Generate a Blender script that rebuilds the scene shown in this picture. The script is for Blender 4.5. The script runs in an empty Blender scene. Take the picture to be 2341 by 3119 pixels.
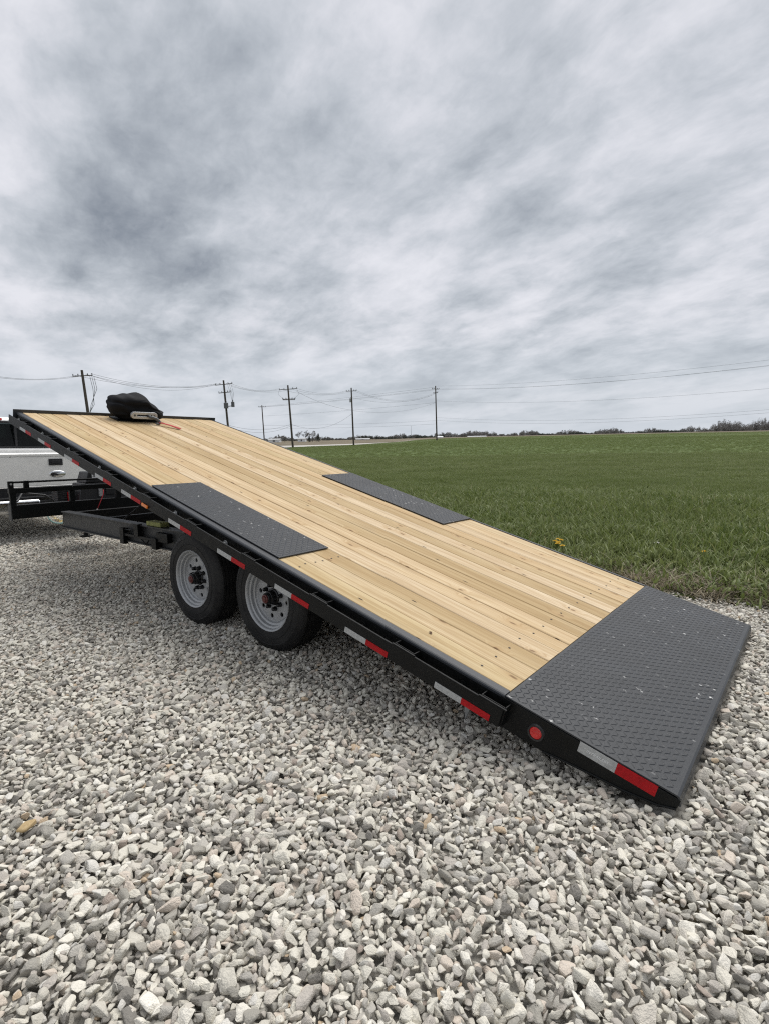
import bpy, bmesh, math, random
import numpy as np
from mathutils import Matrix, Vector, Euler

random.seed(7); rng = np.random.default_rng(7)
SC = bpy.context.scene
COL = SC.collection
R = math.radians

# ------------------------------------------------------------------ camera
CAM_H, PITCH, ROLL, FPX, IW, IH = 1.43046, 0.13651, 0.02135, 1647.288, 2341, 3119
cd = bpy.data.cameras.new('camera'); cam = bpy.data.objects.new('camera', cd); COL.objects.link(cam)
cp, sp, cr, sr = math.cos(PITCH), math.sin(PITCH), math.cos(ROLL), math.sin(ROLL)
FW = Vector((0, cp, -sp)); RT0 = Vector((1, 0, 0)); UP0 = Vector((0, sp, cp))
RT = RT0 * cr - UP0 * sr; UP = UP0 * cr + RT0 * sr
m = Matrix.Identity(4)
for i in range(3):
    m[i][0], m[i][1], m[i][2] = RT[i], UP[i], -FW[i]
m[0][3], m[1][3], m[2][3] = 0, 0, CAM_H
cam.matrix_world = m
cd.sensor_fit = 'HORIZONTAL'; cd.sensor_width = 36; cd.lens = 36 * FPX / IW
cd.clip_start = 0.05; cd.clip_end = 9000
SC.camera = cam

# ------------------------------------------------------------------ world, sun, exposure
SUN_EL, SUN_AZ = R(64), R(38)          # azimuth from +Y towards +X
W = bpy.data.worlds.new('World'); SC.world = W; W.use_nodes = True
nt = W.node_tree; nt.nodes.clear()
def nd(tree, typ, **kw):
    n = tree.nodes.new(typ)
    for k, v in kw.items():
        if k == 'inp':
            for a, b in v.items(): n.inputs[a].default_value = b
        else: setattr(n, k, v)
    return n
def lk(tree, a, b): tree.links.new(a, b)
def math_n(tree, op, a, b=None, clamp=False):
    n = nd(tree, 'ShaderNodeMath', operation=op, use_clamp=clamp)
    for i, v in enumerate((a, b)):
        if v is None: continue
        if isinstance(v, (int, float)): n.inputs[i].default_value = v
        else: lk(tree, v, n.inputs[i])
    return n.outputs[0]
def ramp(tree, fac, stops, interp='LINEAR'):
    n = nd(tree, 'ShaderNodeValToRGB'); e = n.color_ramp.elements; n.color_ramp.interpolation = interp
    while len(e) < len(stops): e.new(0.5)
    for el, (p, c) in zip(e, stops):
        el.position = p; el.color = (c, c, c, 1) if isinstance(c, (int, float)) else (*c, 1)
    if fac is not None: lk(tree, fac, n.inputs[0])
    return n.outputs[0]
def mixc(tree, fac, a, b, blend='MIX'):
    n = nd(tree, 'ShaderNodeMix', data_type='RGBA', blend_type=blend)
    for s, v in ((n.inputs[0], fac), (n.inputs[6], a), (n.inputs[7], b)):
        if isinstance(v, (int, float)): s.default_value = v
        elif isinstance(v, tuple): s.default_value = (*v, 1)
        else: lk(tree, v, s)
    return n.outputs[2]
def noise(tree, vec, scale, detail=4, rough=.5, dist=0, dim='3D'):
    n = nd(tree, 'ShaderNodeTexNoise', noise_dimensions=dim, inp={'Scale': scale, 'Detail': detail, 'Roughness': rough, 'Distortion': dist})
    if vec is not None: lk(tree, vec, n.inputs['Vector'])
    return n.outputs[0]
def mapping(tree, vec, loc=(0, 0, 0), rot=(0, 0, 0), scale=(1, 1, 1)):
    n = nd(tree, 'ShaderNodeMapping', inp={'Location': loc, 'Rotation': rot, 'Scale': scale}); lk(tree, vec, n.inputs[0]); return n.outputs[0]

SKX, SKY = 6.1, 20.2
sky = nd(nt, 'ShaderNodeTexSky', sky_type='NISHITA', sun_disc=False, sun_elevation=SUN_EL, sun_rotation=SUN_AZ, dust_density=3.0, altitude=200)
tc = nd(nt, 'ShaderNodeTexCoord'); sep = nd(nt, 'ShaderNodeSeparateXYZ'); lk(nt, tc.outputs['Generated'], sep.inputs[0])
zc = math_n(nt, 'MAXIMUM', sep.outputs[2], 0.0)
zz = math_n(nt, 'ADD', zc, 0.24)
u = math_n(nt, 'DIVIDE', sep.outputs[0], zz); v = math_n(nt, 'DIVIDE', sep.outputs[1], zz)
cb = nd(nt, 'ShaderNodeCombineXYZ'); lk(nt, u, cb.inputs[0]); lk(nt, v, cb.inputs[1])
P = cb.outputs[0]
wrp = nd(nt, 'ShaderNodeTexNoise', inp={'Scale': 3.0, 'Detail': 4.0}); lk(nt, P, wrp.inputs['Vector'])
wv_ = nd(nt, 'ShaderNodeVectorMath', operation='MULTIPLY_ADD', inp={1: (.13, .13, 0)}); lk(nt, wrp.outputs['Color'], wv_.inputs[0]); lk(nt, P, wv_.inputs[2]); PW_ = wv_.outputs[0]
PR_ = mapping(nt, PW_, (0, 0, 0), (0, 0, R(-122)))
big = noise(nt, mapping(nt, PR_, (SKX, SKY, 0), (0, 0, 0), (0.85, 1.15, 1)), 1.25, 2, .5)
med = noise(nt, mapping(nt, PR_, (7.3, 2.2, 1), (0, 0, 0), (0.85, 1.15, 1)), 3.0, 6, .6)
fine = noise(nt, mapping(nt, PR_, (1.3, 9.2, 2), (0, 0, 0), (0.85, 1.15, 1)), 8.0, 5, .6)
cl_raw = math_n(nt, 'ADD', math_n(nt, 'MULTIPLY', big, .48), math_n(nt, 'ADD', math_n(nt, 'MULTIPLY', med, .38), math_n(nt, 'MULTIPLY', fine, .14)))
cl = nd(nt, 'ShaderNodeMapRange', inp={1: .335, 2: .60}); lk(nt, cl_raw, cl.inputs[0]); cl = cl.outputs[0]
cloud = ramp(nt, cl, [(0, (.22, .25, .295)), (.15, (.30, .33, .375)), (.36, (.42, .455, .50)), (.575, (.56, .592, .64)), (.76, (.68, .695, .745)), (1, (.82, .822, .87))], 'B_SPLINE')
hz = ramp(nt, zc, [(0.0, 1.0), (.07, .62), (.20, 0.0)], 'EASE')
cloud2 = mixc(nt, math_n(nt, 'MULTIPLY', hz, .8), cloud, (.63, .68, .745))
csc = nd(nt, 'ShaderNodeVectorMath', operation='SCALE', inp={3: 5.0}); lk(nt, cloud2, csc.inputs[0])
W.cycles.sampling_method = 'NONE'
full = mixc(nt, .97, sky.outputs[0], csc.outputs[0])
bg = nd(nt, 'ShaderNodeBackground', inp={'Strength': 0.1}); lk(nt, full, bg.inputs[0])
wo = nd(nt, 'ShaderNodeOutputWorld'); lk(nt, bg.outputs[0], wo.inputs[0])

sd = bpy.data.lights.new('sun', 'SUN'); sd.energy = 1.5; sd.angle = R(60); sd.color = (1, .965, .915)
sun = bpy.data.objects.new('sun', sd); COL.objects.link(sun)
sdir = Vector((math.sin(SUN_AZ) * math.cos(SUN_EL), math.cos(SUN_AZ) * math.cos(SUN_EL), math.sin(SUN_EL)))
sun.rotation_euler = sdir.to_track_quat('Z', 'Y').to_euler(); sun.location = sdir * 50
SC.view_settings.view_transform = 'Standard'; SC.view_settings.look = 'None'
SC.view_settings.gamma = 1; SC.view_settings.use_curve_mapping = False
SC.view_settings.exposure = 1.0
SC.render.engine = 'CYCLES'; SC.cycles.use_denoising = False; SC.cycles.pixel_filter_type = 'BLACKMAN_HARRIS'; SC.cycles.filter_width = 1.2
SC.cycles.max_bounces = 5; SC.cycles.diffuse_bounces = 2; SC.cycles.transparent_max_bounces = 8

# ------------------------------------------------------------------ frames and helpers
YAW, GR, TILT, ZREAR = -0.88776, -0.02273, 0.2539, 0.10
O = Vector((1.0625, 1.81625, 0.0))
Fd = Vector((math.sin(YAW), math.cos(YAW), 0)); Lt0 = Vector((math.cos(YAW), -math.sin(YAW), 0))
Lt = Lt0 * math.cos(GR) + Vector((0, 0, 1)) * math.sin(GR); Zt = Lt.cross(Fd)
BASE = Matrix(((Lt[0], Fd[0], Zt[0], O[0]), (Lt[1], Fd[1], Zt[1], O[1]), (Lt[2], Fd[2], Zt[2], O[2]), (0, 0, 0, 1)))
DECK = Matrix.Translation((0, 0, ZREAR)) @ Matrix.Rotation(TILT, 4, 'X')
def st_world(s, t, z=0): return BASE @ Vector((t, s, z))
def st_of(x, y):
    dx, dy = x - O.x, y - O.y
    return dx * Fd.x + dy * Fd.y, dx * Lt0.x + dy * Lt0.y
def smooth(a, b, x):
    k = np.clip((x - a) / (b - a), 0, 1); return k * k * (3 - 2 * k)
def ground(x, y):
    x = np.asarray(x, float); y = np.asarray(y, float)
    s, t = st_of(x, y)
    z = math.tan(GR) * np.clip(t, -8, 4.2)
    z = z + 0.03 * np.exp(-((s + 0.05) / .35) ** 2) * smooth(-.35, .1, t) * (1 - smooth(2.4, 2.8, t))
    z = z + 0.014 * np.sin(x * 2.1 + y * 1.3) * np.sin(y * 1.7 - x * .8) * (t < 4) * (1 - np.exp(-((s - 3) / 2.) ** 2))
    a = x / np.maximum(y, 1)
    z = z + 0.72 * smooth(0, .12, a) * smooth(40, 150, y)
    d = np.hypot(x, y)
    z = z + smooth(8, 30, d) * (0.05 * np.sin(x * .11 + 1) * np.sin(y * .09) )
    return z
def gz(x, y): return float(ground(x, y))
def ray(px, py): return (FW * FPX + RT * (px - IW / 2) + UP * (IH / 2 - py))
def at(px, py, depth):
    d = ray(px, py); return Vector((0, 0, CAM_H)) + d * (depth / d.y)

def tag(o, label=None, cat=None, group=None, kind=None):
    if label: o['label'] = label
    if cat: o['category'] = cat
    if group: o['group'] = group
    if kind: o['kind'] = kind
    return o
def empty(name, mat=None, parent=None):
    o = bpy.data.objects.new(name, None); COL.objects.link(o); o.empty_display_size = .2
    if parent: o.parent = parent
    if mat is not None: o.matrix_local = mat
    return o
class MB:
    def __init__(s): s.v = []; s.f = []
    def add(s, vs, fs):
        b = len(s.v); s.v += [tuple(v) for v in vs]; s.f += [tuple(b + i for i in f) for f in fs]; return s
    def box(s, x0, x1, y0, y1, z0, z1):
        return s.add([(x0, y0, z0), (x1, y0, z0), (x1, y1, z0), (x0, y1, z0), (x0, y0, z1), (x1, y0, z1), (x1, y1, z1), (x0, y1, z1)],
                     [(0, 3, 2, 1), (4, 5, 6, 7), (0, 1, 5, 4), (1, 2, 6, 5), (2, 3, 7, 6), (3, 0, 4, 7)])
    def prism(s, poly, a0, a1, axis=0):
        # poly: 2D points in the remaining axes order, extruded along axis from a0 to a1
        def mk(p, a):
            if axis == 0: return (a, p[0], p[1])
            if axis == 1: return (p[0], a, p[1])
            return (p[0], p[1], a)
        n = len(poly)
        return s.add([mk(p, a0) for p in poly] + [mk(p, a1) for p in poly],
                     [tuple(range(n))[::-1], tuple(range(n, 2 * n))] + [(i, (i + 1) % n, n + (i + 1) % n, n + i) for i in range(n)])
    def tube(s, pts, r, n=8, caps=True):
        pts = [Vector(p) for p in pts]; rs = r if isinstance(r, (list, tuple)) else [r] * len(pts)
        rings = []; prev = None
        for i, p in enumerate(pts):
            d = (pts[min(i + 1, len(pts) - 1)] - pts[max(i - 1, 0)]).normalized()
            a = prev - d * prev.dot(d) if prev is not None else d.orthogonal()
            a = a.normalized() if a.length > 1e-6 else d.orthogonal().normalized(); prev = a
            b = d.cross(a)
            rings.append([p + (a * math.cos(2 * math.pi * k / n) + b * math.sin(2 * math.pi * k / n)) * rs[i] for k in range(n)])
        vs = [q for rg in rings for q in rg]; fs = []
        for i in range(len(rings) - 1):
            for k in range(n): fs.append((i * n + k, i * n + (k + 1) % n, (i + 1) * n + (k + 1) % n, (i + 1) * n + k))
        if caps: fs += [tuple(range(n))[::-1], tuple((len(rings) - 1) * n + k for k in range(n))]
        return s.add(vs, fs)
    def lathe(s, prof, n=48, axis='X', c=(0, 0, 0), close=False):
        # prof: (axial, radius)
        vs = []
        for a, r in prof:
            for k in range(n):
                t = 2 * math.pi * k / n; y, z = r * math.cos(t), r * math.sin(t)
                vs.append((c[0] + a, c[1] + y, c[2] + z) if axis == 'X' else ((c[0] + y, c[1] + a, c[2] + z) if axis == 'Y' else (c[0] + y, c[1] + z, c[2] + a)))
        m = len(prof); fs = []
        for i in range(m if close else m - 1):
            j = (i + 1) % m
            for k in range(n): fs.append((i * n + k, j * n + k, j * n + (k + 1) % n, i * n + (k + 1) % n))
        return s.add(vs, fs)
    def build(s, name, mat, parent=None, smooth=False, local=None, bevel=0, fix=True, auto=None):
        me = bpy.data.meshes.new(name); me.from_pydata(s.v, [], s.f); me.update()
        if fix:
            bm = bmesh.new(); bm.from_mesh(me); bmesh.ops.recalc_face_normals(bm, faces=bm.faces); bm.to_mesh(me); bm.free()
        o = bpy.data.objects.new(name, me); COL.objects.link(o)
        if mat: me.materials.append(mat)
        if smooth: me.polygons.foreach_set('use_smooth', [True] * len(me.polygons))
        if auto is not None: me.set_sharp_from_angle(angle=R(auto))
        if parent: o.parent = parent
        if local is not None: o.matrix_local = local
        if bevel:
            b = o.modifiers.new('bevel', 'BEVEL'); b.width = bevel; b.segments = 2; b.limit_method = 'ANGLE'
        return o
def copy_obj(o, parent=None, local=None):
    c = o.copy(); COL.objects.link(c)
    if parent: c.parent = parent
    if local is not None: c.matrix_local = local
    return c
def copy_tree(o, parent=None):
    c = o.copy(); COL.objects.link(c); c.parent = parent
    for ch in o.children: copy_tree(ch, c)
    return c

# ------------------------------------------------------------------ materials
MATS = {}
def mat(name):
    m = bpy.data.materials.new(name); m.use_nodes = True; t = m.node_tree; t.nodes.clear()
    out = nd(t, 'ShaderNodeOutputMaterial'); b = nd(t, 'ShaderNodeBsdfPrincipled'); lk(t, b.outputs[0], out.inputs[0])
    MATS[name] = m; return m, t, b
def bump(t, b, h, strength=.3, dist=.01):
    n = nd(t, 'ShaderNodeBump', inp={'Strength': strength, 'Distance': dist}); lk(t, h, n.inputs['Height']); lk(t, n.outputs[0], b.inputs['Normal'])
def ocoord(t): return nd(t, 'ShaderNodeTexCoord').outputs['Object']
def plain(name, col, rough=.5, metal=0, var=.12, nscale=8, bumps=0, spec=.5, coat=0):
    m, t, b = mat(name); oc = ocoord(t)
    n1 = noise(t, oc, nscale, 5, .6)
    d = tuple(c * (1 - var) for c in col); l = tuple(min(1, c * (1 + var)) for c in col)
    lk(t, ramp(t, n1, [(.3, d), (.7, l)]), b.inputs['Base Color'])
    n2 = noise(t, oc, nscale * 4, 4, .6)
    lk(t, ramp(t, n2, [(.25, max(0, rough - .1)), (.75, min(1, rough + .1))]), b.inputs['Roughness'])
    b.inputs['Metallic'].default_value = metal; b.inputs['Specular IOR Level'].default_value = spec; b.inputs['Coat Weight'].default_value = coat
    if bumps: bump(t, b, noise(t, oc, nscale * 20, 3), bumps, .002)
    return m

black = plain('black_steel_paint', (.0045, .005, .0052), .46, 0, .3, 12, .05, .20)
dark_frame = plain('frame_black_paint', (.006, .006, .0065), .55, 0, .3, 9, .05, .25)
grey_beam = plain('dusty_grey_beam_paint', (.028, .029, .030), .5, 0, .25, 6, .06, .45)
rubber = None
silver_rim = plain('silver_rim_paint', (.36, .37, .38), .42, .35, .08, 14)
lug_black = plain('black_lug_cap', (.008, .008, .009), .22, .3, .2, 30)
hub_red = plain('dull_red_cap', (.10, .022, .020), .35, 0, .35, 60)
red_tape = plain('red_reflective_tape', (.37, .004, .008), .5, 0, .15, 40, spec=.25)
white_tape = plain('white_reflective_tape', (.37, .38, .38), .42, .1, .15, 60)
white_print = plain('pale_tape_print', (.70, .71, .71), .5, 0, .2, 120)
red_lens = plain('red_lamp_lens', (.55, .008, .010), .18, 0, .1, 40, coat=.6)
amber_lens = plain('amber_lamp_lens', (.65, .16, .01), .2, 0, .15, 30, coat=.5)
chrome = plain('bumper_chrome', (.62, .63, .64), .16, 1, .08, 6)
alu = plain('cast_aluminium', (.45, .455, .46), .4, .6, .1, 40)
pearl = plain('silver_white_car_paint', (.80, .795, .77), .3, .1, .05, 3, coat=.5)
black_plastic = plain('black_plastic', (.012, .0125, .014), .45, 0, .2, 15, .04)
hook_grey = plain('dark_forged_hook', (.10, .105, .11), .4, .6, .2, 40)
red_web = plain('red_webbing', (.42, .02, .03), .75, 0, .25, 60, .3)
teal = plain('teal_cable', (.25, .48, .47), .4, 0, .1, 30)
brass = plain('brass_coupling', (.55, .42, .16), .35, .8, .2, 40)
mossy = plain('mossy_timber', (.22, .23, .08), .85, 0, .4, 25, .3)
zinc = plain('zinc_grey', (.33, .34, .34), .45, .4, .2, 20)
pole_wood = plain('weathered_pole_wood', (.075, .062, .052), .9, 0, .35, 3, .2)
pole_pale = plain('pale_concrete_riser', (.30, .30, .30), .8, 0, .1, 3)
porcelain = plain('insulator_grey', (.10, .10, .11), .4)
wire_m = plain('power_line_metal', (.09, .095, .10), .6, 0, .1, 1)
white_paint = plain('white_barn_paint', (.72, .73, .74), .6, 0, .05, .5)
barn_roof = plain('grey_barn_roof', (.42, .43, .44), .6, 0, .1, .5)
screw_m = plain('dark_screw_head', (.035, .025, .018), .6, 0, .2, 30)
yellow_petal = plain('dandelion_yellow', (.72, .46, .012), .7, 0, .2, 60)
white_petal = plain('seed_head_white', (.62, .62, .58), .9, 0, .1, 60)
stem_green = plain('dandelion_stem', (.10, .16, .045), .7, 0, .2, 20)

def make_rubber():
    m, t, b = mat('dusty_tyre_rubber'); oc = ocoord(t)
    n1 = noise(t, oc, 9, 6, .65, .6); dust = ramp(t, n1, [(.42, 0), (.75, 1)])
    c = mixc(t, math_n(t, 'MULTIPLY', dust, .55), (.008, .008, .0085), (.036, .035, .033))
    lk(t, c, b.inputs['Base Color']); b.inputs['Roughness'].default_value = .68; b.inputs['Specular IOR Level'].default_value = .35
    bump(t, b, noise(t, oc, 120, 3), .15, .003); return m
rubber = make_rubber()

def make_plate():
    m, t, b = mat('grey_painted_tread_plate'); oc = ocoord(t)
    n1 = noise(t, oc, 3, 5, .6)
    base = ramp(t, n1, [(.3, (.020, .0225, .0265)), (.7, (.028, .031, .0355))])
    cvx = nd(t, 'ShaderNodeTexVoronoi', voronoi_dimensions='2D', inp={'Scale': 26.0}); wn = nd(t, 'ShaderNodeTexNoise', inp={'Scale': 90.0, 'Detail': 2.0}); lk(t, oc, wn.inputs['Vector'])
    wa = nd(t, 'ShaderNodeVectorMath', operation='MULTIPLY_ADD', inp={1: (.03, .03, 0)}); lk(t, wn.outputs['Color'], wa.inputs[0]); lk(t, oc, wa.inputs[2]); lk(t, mapping(t, wa.outputs[0], (0, 0, 0), (0, 0, .8), (1, .55, 1)), cvx.inputs['Vector'])
    cs = nd(t, 'ShaderNodeSeparateColor'); lk(t, cvx.outputs['Color'], cs.inputs[0])
    chips = math_n(t, 'MULTIPLY', ramp(t, cvx.outputs['Distance'], [(.07, 1), (.15, 0)]), ramp(t, cs.outputs[0], [(.80, 0), (.98, 1)]))
    patch = ramp(t, noise(t, oc, 1.8, 2), [(.40, .08), (.60, 1)])
    f = math_n(t, 'MULTIPLY', chips, patch)
    dust = ramp(t, noise(t, oc, 60, 3, .7), [(.5, 0), (.8, .16)])
    c = mixc(t, dust, base, (.14, .14, .14)); c = mixc(t, f, c, (.70, .70, .68))
    lk(t, c, b.inputs['Base Color']); b.inputs['Specular IOR Level'].default_value = .36
    lk(t, ramp(t, noise(t, oc, 3.5, 4), [(.3, .32), (.7, .5)]), b.inputs['Roughness'])
    bump(t, b, noise(t, oc, 200, 2), .08, .002); return m
plate_m = make_plate()
def make_edge():
    m, t, b = mat('grey_deck_edge_paint'); oc = ocoord(t)
    base = ramp(t, noise(t, oc, 4, 5), [(.3, (.022, .025, .030)), (.7, (.032, .035, .041))])
    f = ramp(t, noise(t, mapping(t, oc, (0, 0, 0), (0, 0, 0), (1, .8, 1)), 55, 3, .6), [(.72, 0), (.77, .8)])
    lk(t, mixc(t, f, base, (.45, .45, .45)), b.inputs['Base Color']); b.inputs['Roughness'].default_value = .4
    return m
edge_m = make_edge()

def make_wood():
    m, t, b = mat('treated_pine_plank'); oc0 = ocoord(t)
    oi = nd(t, 'ShaderNodeObjectInfo'); rnd = oi.outputs['Random']
    off = nd(t, 'ShaderNodeCombineXYZ'); lk(t, math_n(t, 'MULTIPLY', rnd, 37.0), off.inputs[0]); lk(t, math_n(t, 'MULTIPLY', rnd, 91.0), off.inputs[1]); lk(t, math_n(t, 'MULTIPLY', rnd, 13.0), off.inputs[2])
    va = nd(t, 'ShaderNodeVectorMath', operation='ADD'); lk(t, oc0, va.inputs[0]); lk(t, off.outputs[0], va.inputs[1]); oc = va.outputs[0]
    # knots: sparse stretched cells
    kv = nd(t, 'ShaderNodeTexVoronoi', voronoi_dimensions='2D', feature='F1', inp={'Scale': 1.0, 'Randomness': 1.0})
    wob = noise(t, oc, 9, 3); wv = nd(t, 'ShaderNodeVectorMath', operation='MULTIPLY_ADD', inp={1: (.05, .10, 0)})
    cw = nd(t, 'ShaderNodeCombineXYZ'); lk(t, wob, cw.inputs[0]); lk(t, wob, cw.inputs[1]); lk(t, cw.outputs[0], wv.inputs[0]); lk(t, oc, wv.inputs[2])
    lk(t, mapping(t, wv.outputs[0], (0, 0, 0), (0, 0, 0), (5.2, 2.3, 1)), kv.inputs['Vector'])
    kd = kv.outputs['Distance']
    sel = nd(t, 'ShaderNodeSeparateColor'); lk(t, kv.outputs['Color'], sel.inputs[0])
    on = ramp(t, sel.outputs[0], [(.48, 0), (.52, 1)])
    knot = math_n(t, 'MULTIPLY', ramp(t, kd, [(.02, 1), (.075, 0)], 'EASE'), on)
    halo = math_n(t, 'MULTIPLY', ramp(t, kd, [(.05, 1), (.28, 0)], 'EASE'), on)
    # grain lines run along Y, bent around knots
    bend = nd(t, 'ShaderNodeCombineXYZ'); lk(t, math_n(t, 'MULTIPLY', halo, .05), bend.inputs[0])
    v2 = nd(t, 'ShaderNodeVectorMath', operation='ADD'); lk(t, oc, v2.inputs[0]); lk(t, bend.outputs[0], v2.inputs[1])
    slow = noise(t, mapping(t, v2.outputs[0], scale=(7, .55, 5)), 1, 4, .6, .8)
    g1 = noise(t, mapping(t, v2.outputs[0], scale=(48, .8, 30)), 1, 5, .62, .9)
    g2 = noise(t, mapping(t, v2.outputs[0], scale=(190, 5.5, 60)), 1, 3, .6)
    base = ramp(t, slow, [(.22, (.40, .29, .165)), (.40, (.54, .43, .275)), (.58, (.625, .52, .365)), (.78, (.47, .36, .21))])
    c = mixc(t, ramp(t, g1, [(.40, 0), (.64, .72)]), base, (.37, .255, .135))
    c = mixc(t, ramp(t, g2, [(.45, 0), (.75, .45)]), c, (.40, .29, .165))
    tint = ramp(t, rnd, [(0, (.86, .80, .67)), (.16, (1.08, 1.06, 1.05)), (.33, (.97, .89, .76)), (.5, (1.05, 1.0, .92)), (.67, (.92, .88, .74)), (.83, (1.0, .965, .88))], 'CONSTANT')
    c = mixc(t, 1.0, c, tint, 'MULTIPLY')
    c = mixc(t, math_n(t, 'MULTIPLY', halo, .45), c, (.47, .32, .165))
    c = mixc(t, math_n(t, 'MULTIPLY', knot, .85), c, (.17, .095, .045))
    stain = ramp(t, noise(t, mapping(t, oc, scale=(3, 1.1, 1)), 1.3, 4, .6), [(.56, 0), (.78, .38)])
    c = mixc(t, stain, c, (.33, .27, .19))
    hole = nd(t, 'ShaderNodeTexVoronoi', voronoi_dimensions='2D', inp={'Scale': 1.0})
    lk(t, mapping(t, oc, (3, 1, 0), (0, 0, 0), (7, 2.0, 1)), hole.inputs['Vector'])
    hs = nd(t, 'ShaderNodeSeparateColor'); lk(t, hole.outputs['Color'], hs.inputs[0])
    hf = math_n(t, 'MULTIPLY', ramp(t, hole.outputs['Distance'], [(.025, 1), (.05, 0)]), ramp(t, hs.outputs[1], [(.72, 0), (.75, 1)]))
    c = mixc(t, hf, c, (.03, .016, .008))
    lk(t, c, b.inputs['Base Color']); b.inputs['Roughness'].default_value = .72; b.inputs['Specular IOR Level'].default_value = .25
    bump(t, b, g1, .12, .004); return m
wood = make_wood()

def make_stone(name, dusty=1.0):
    m, t, b = mat(name); oc = ocoord(t)
    oi = nd(t, 'ShaderNodeObjectInfo'); rnd = oi.outputs['Random']
    off = nd(t, 'ShaderNodeVectorMath', operation='SCALE', inp={3: 50.0}); cx = nd(t, 'ShaderNodeCombineXYZ')
    for i in range(3): lk(t, rnd, cx.inputs[i])
    lk(t, cx.outputs[0], off.inputs[0]); va = nd(t, 'ShaderNodeVectorMath', operation='ADD'); lk(t, oc, va.inputs[0]); lk(t, off.outputs[0], va.inputs[1]); oc = va.outputs[0]
    base = ramp(t, rnd, [(0, (.20, .188, .168)), (.05, (.30, .285, .25)), (.11, (.49, .465, .405)), (.2, (.57, .545, .475)), (.32, (.40, .38, .34)), (.44, (.61, .58, .505)), (.56, (.52, .485, .425)),
                         (.66, (.40, .37, .33)), (.75, (.65, .62, .55)), (.84, (.54, .475, .405)), (.905, (.57, .55, .505)), (.962, (.50, .395, .28)), (.972, (.70, .675, .61)), (.992, (.33, .28, .24))], 'CONSTANT')
    n1 = ramp(t, noise(t, oc, 2.2, 3, .65, .5), [(.3, 1.03), (.7, 1.22)])
    c = mixc(t, 1.0, base, n1, 'MULTIPLY')
    vein = ramp(t, noise(t, oc, 5, 3, .75, 1.2), [(.62, 0), (.78, .5)])
    c = mixc(t, vein, c, (.68, .66, .61))
    lk(t, c, b.inputs['Base Color']); b.inputs['Roughness'].default_value = .88; b.inputs['Specular IOR Level'].default_value = .25
    bump(t, b, noise(t, oc, 9, 2, .7), .35, .05); return m
stone_m = make_stone('crushed_limestone')
def make_ochre():
    m, t, b = mat('ochre_stone'); oc = ocoord(t)
    c = ramp(t, noise(t, oc, 30, 6, .65, .5), [(.3, (.32, .20, .085)), (.55, (.48, .36, .19)), (.75, (.62, .55, .40))])
    lk(t, c, b.inputs['Base Color']); b.inputs['Roughness'].default_value = .85; return m
ochre = make_ochre()
def make_dirt():
    m, t, b = mat('gravelly_dirt'); oc = ocoord(t)
    vo = nd(t, 'ShaderNodeTexVoronoi', inp={'Scale': 26.0}); lk(t, oc, vo.inputs['Vector'])
    sp_ = nd(t, 'ShaderNodeSeparateColor'); lk(t, vo.outputs['Color'], sp_.inputs[0])
    st = ramp(t, sp_.outputs[0], [(0, (.30, .29, .26)), (.4, (.42, .40, .36)), (1, (.52, .50, .45))])
    gap = ramp(t, vo.outputs['Distance'], [(.45, 0), (.8, 1)])
    c = mixc(t, gap, st, (.17, .155, .13))
    pn = noise(t, oc, 1.1, 4); c = mixc(t, ramp(t, pn, [(.55, 0), (.75, .5)]), c, (.16, .14, .11))
    lk(t, c, b.inputs['Base Color']); b.inputs['Roughness'].default_value = .95
    bump(t, b, vo.outputs['Distance'], .6, -.02); return m
dirt_m = make_dirt()
def make_soil(name, cols, sc=.35, r=.95, det=8):
    m, t, b = mat(name); oc = ocoord(t)
    n1 = noise(t, mapping(t, oc, scale=(1, .55, 1)), sc, det, .6, .3)
    lk(t, ramp(t, n1, cols), b.inputs['Base Color']); b.inputs['Roughness'].default_value = r; b.inputs['Specular IOR Level'].default_value = .2
    bump(t, b, noise(t, oc, sc * 12, 5), .5, .15); return m
field_m = make_soil('green_field_soil', [(.3, (.066, .096, .028)), (.5, (.092, .128, .038)), (.7, (.115, .148, .052))])
tan_m = make_soil('dry_crop_field', [(.3, (.125, .105, .075)), (.5, (.165, .140, .098)), (.7, (.20, .165, .115))], .05)
road_m = make_soil('pale_gravel_road', [(.3, (.42, .40, .37)), (.7, (.52, .50, .47))], .2)
edge_dirt_m = make_soil('dark_edge_soil', [(.3, (.055, .045, .034)), (.55, (.10, .085, .065)), (.75, (.17, .15, .12))], 5)

def make_blade(name, c0, c1, c2, c3, transl=.35):
    m, t, b = mat(name)
    oi = nd(t, 'ShaderNodeObjectInfo'); geo = nd(t, 'ShaderNodeNewGeometry')
    k = math_n(t, 'FRACT', math_n(t, 'ADD', oi.outputs['Random'], geo.outputs['Random Per Island']))
    col = ramp(t, k, [(0, c0), (.40, c1), (.80, c2), (.93, c1), (1, c3)])
    lpos = noise(t, geo.outputs['Position'], .55, 4, .6)
    col = mixc(t, ramp(t, lpos, [(.40, 0), (.65, .5)]), col, c2)
    lbig = noise(t, mapping(t, geo.outputs['Position'], scale=(.35, 1, 1)), .09, 4, .6)
    col = mixc(t, ramp(t, lbig, [(.42, 0), (.62, .45)]), col, c1)
    lk(t, col, b.inputs['Base Color']); b.inputs['Roughness'].default_value = .5; b.inputs['Specular IOR Level'].default_value = .3
    tr = nd(t, 'ShaderNodeBsdfTranslucent'); lk(t, col, tr.inputs[0])
    mx = nd(t, 'ShaderNodeMixShader', inp={0: transl}); lk(t, b.outputs[0], mx.inputs[1]); lk(t, tr.outputs[0], mx.inputs[2])
    lk(t, mx.outputs[0], [n for n in t.nodes if n.type == 'OUTPUT_MATERIAL'][0].inputs[0]); return m
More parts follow.
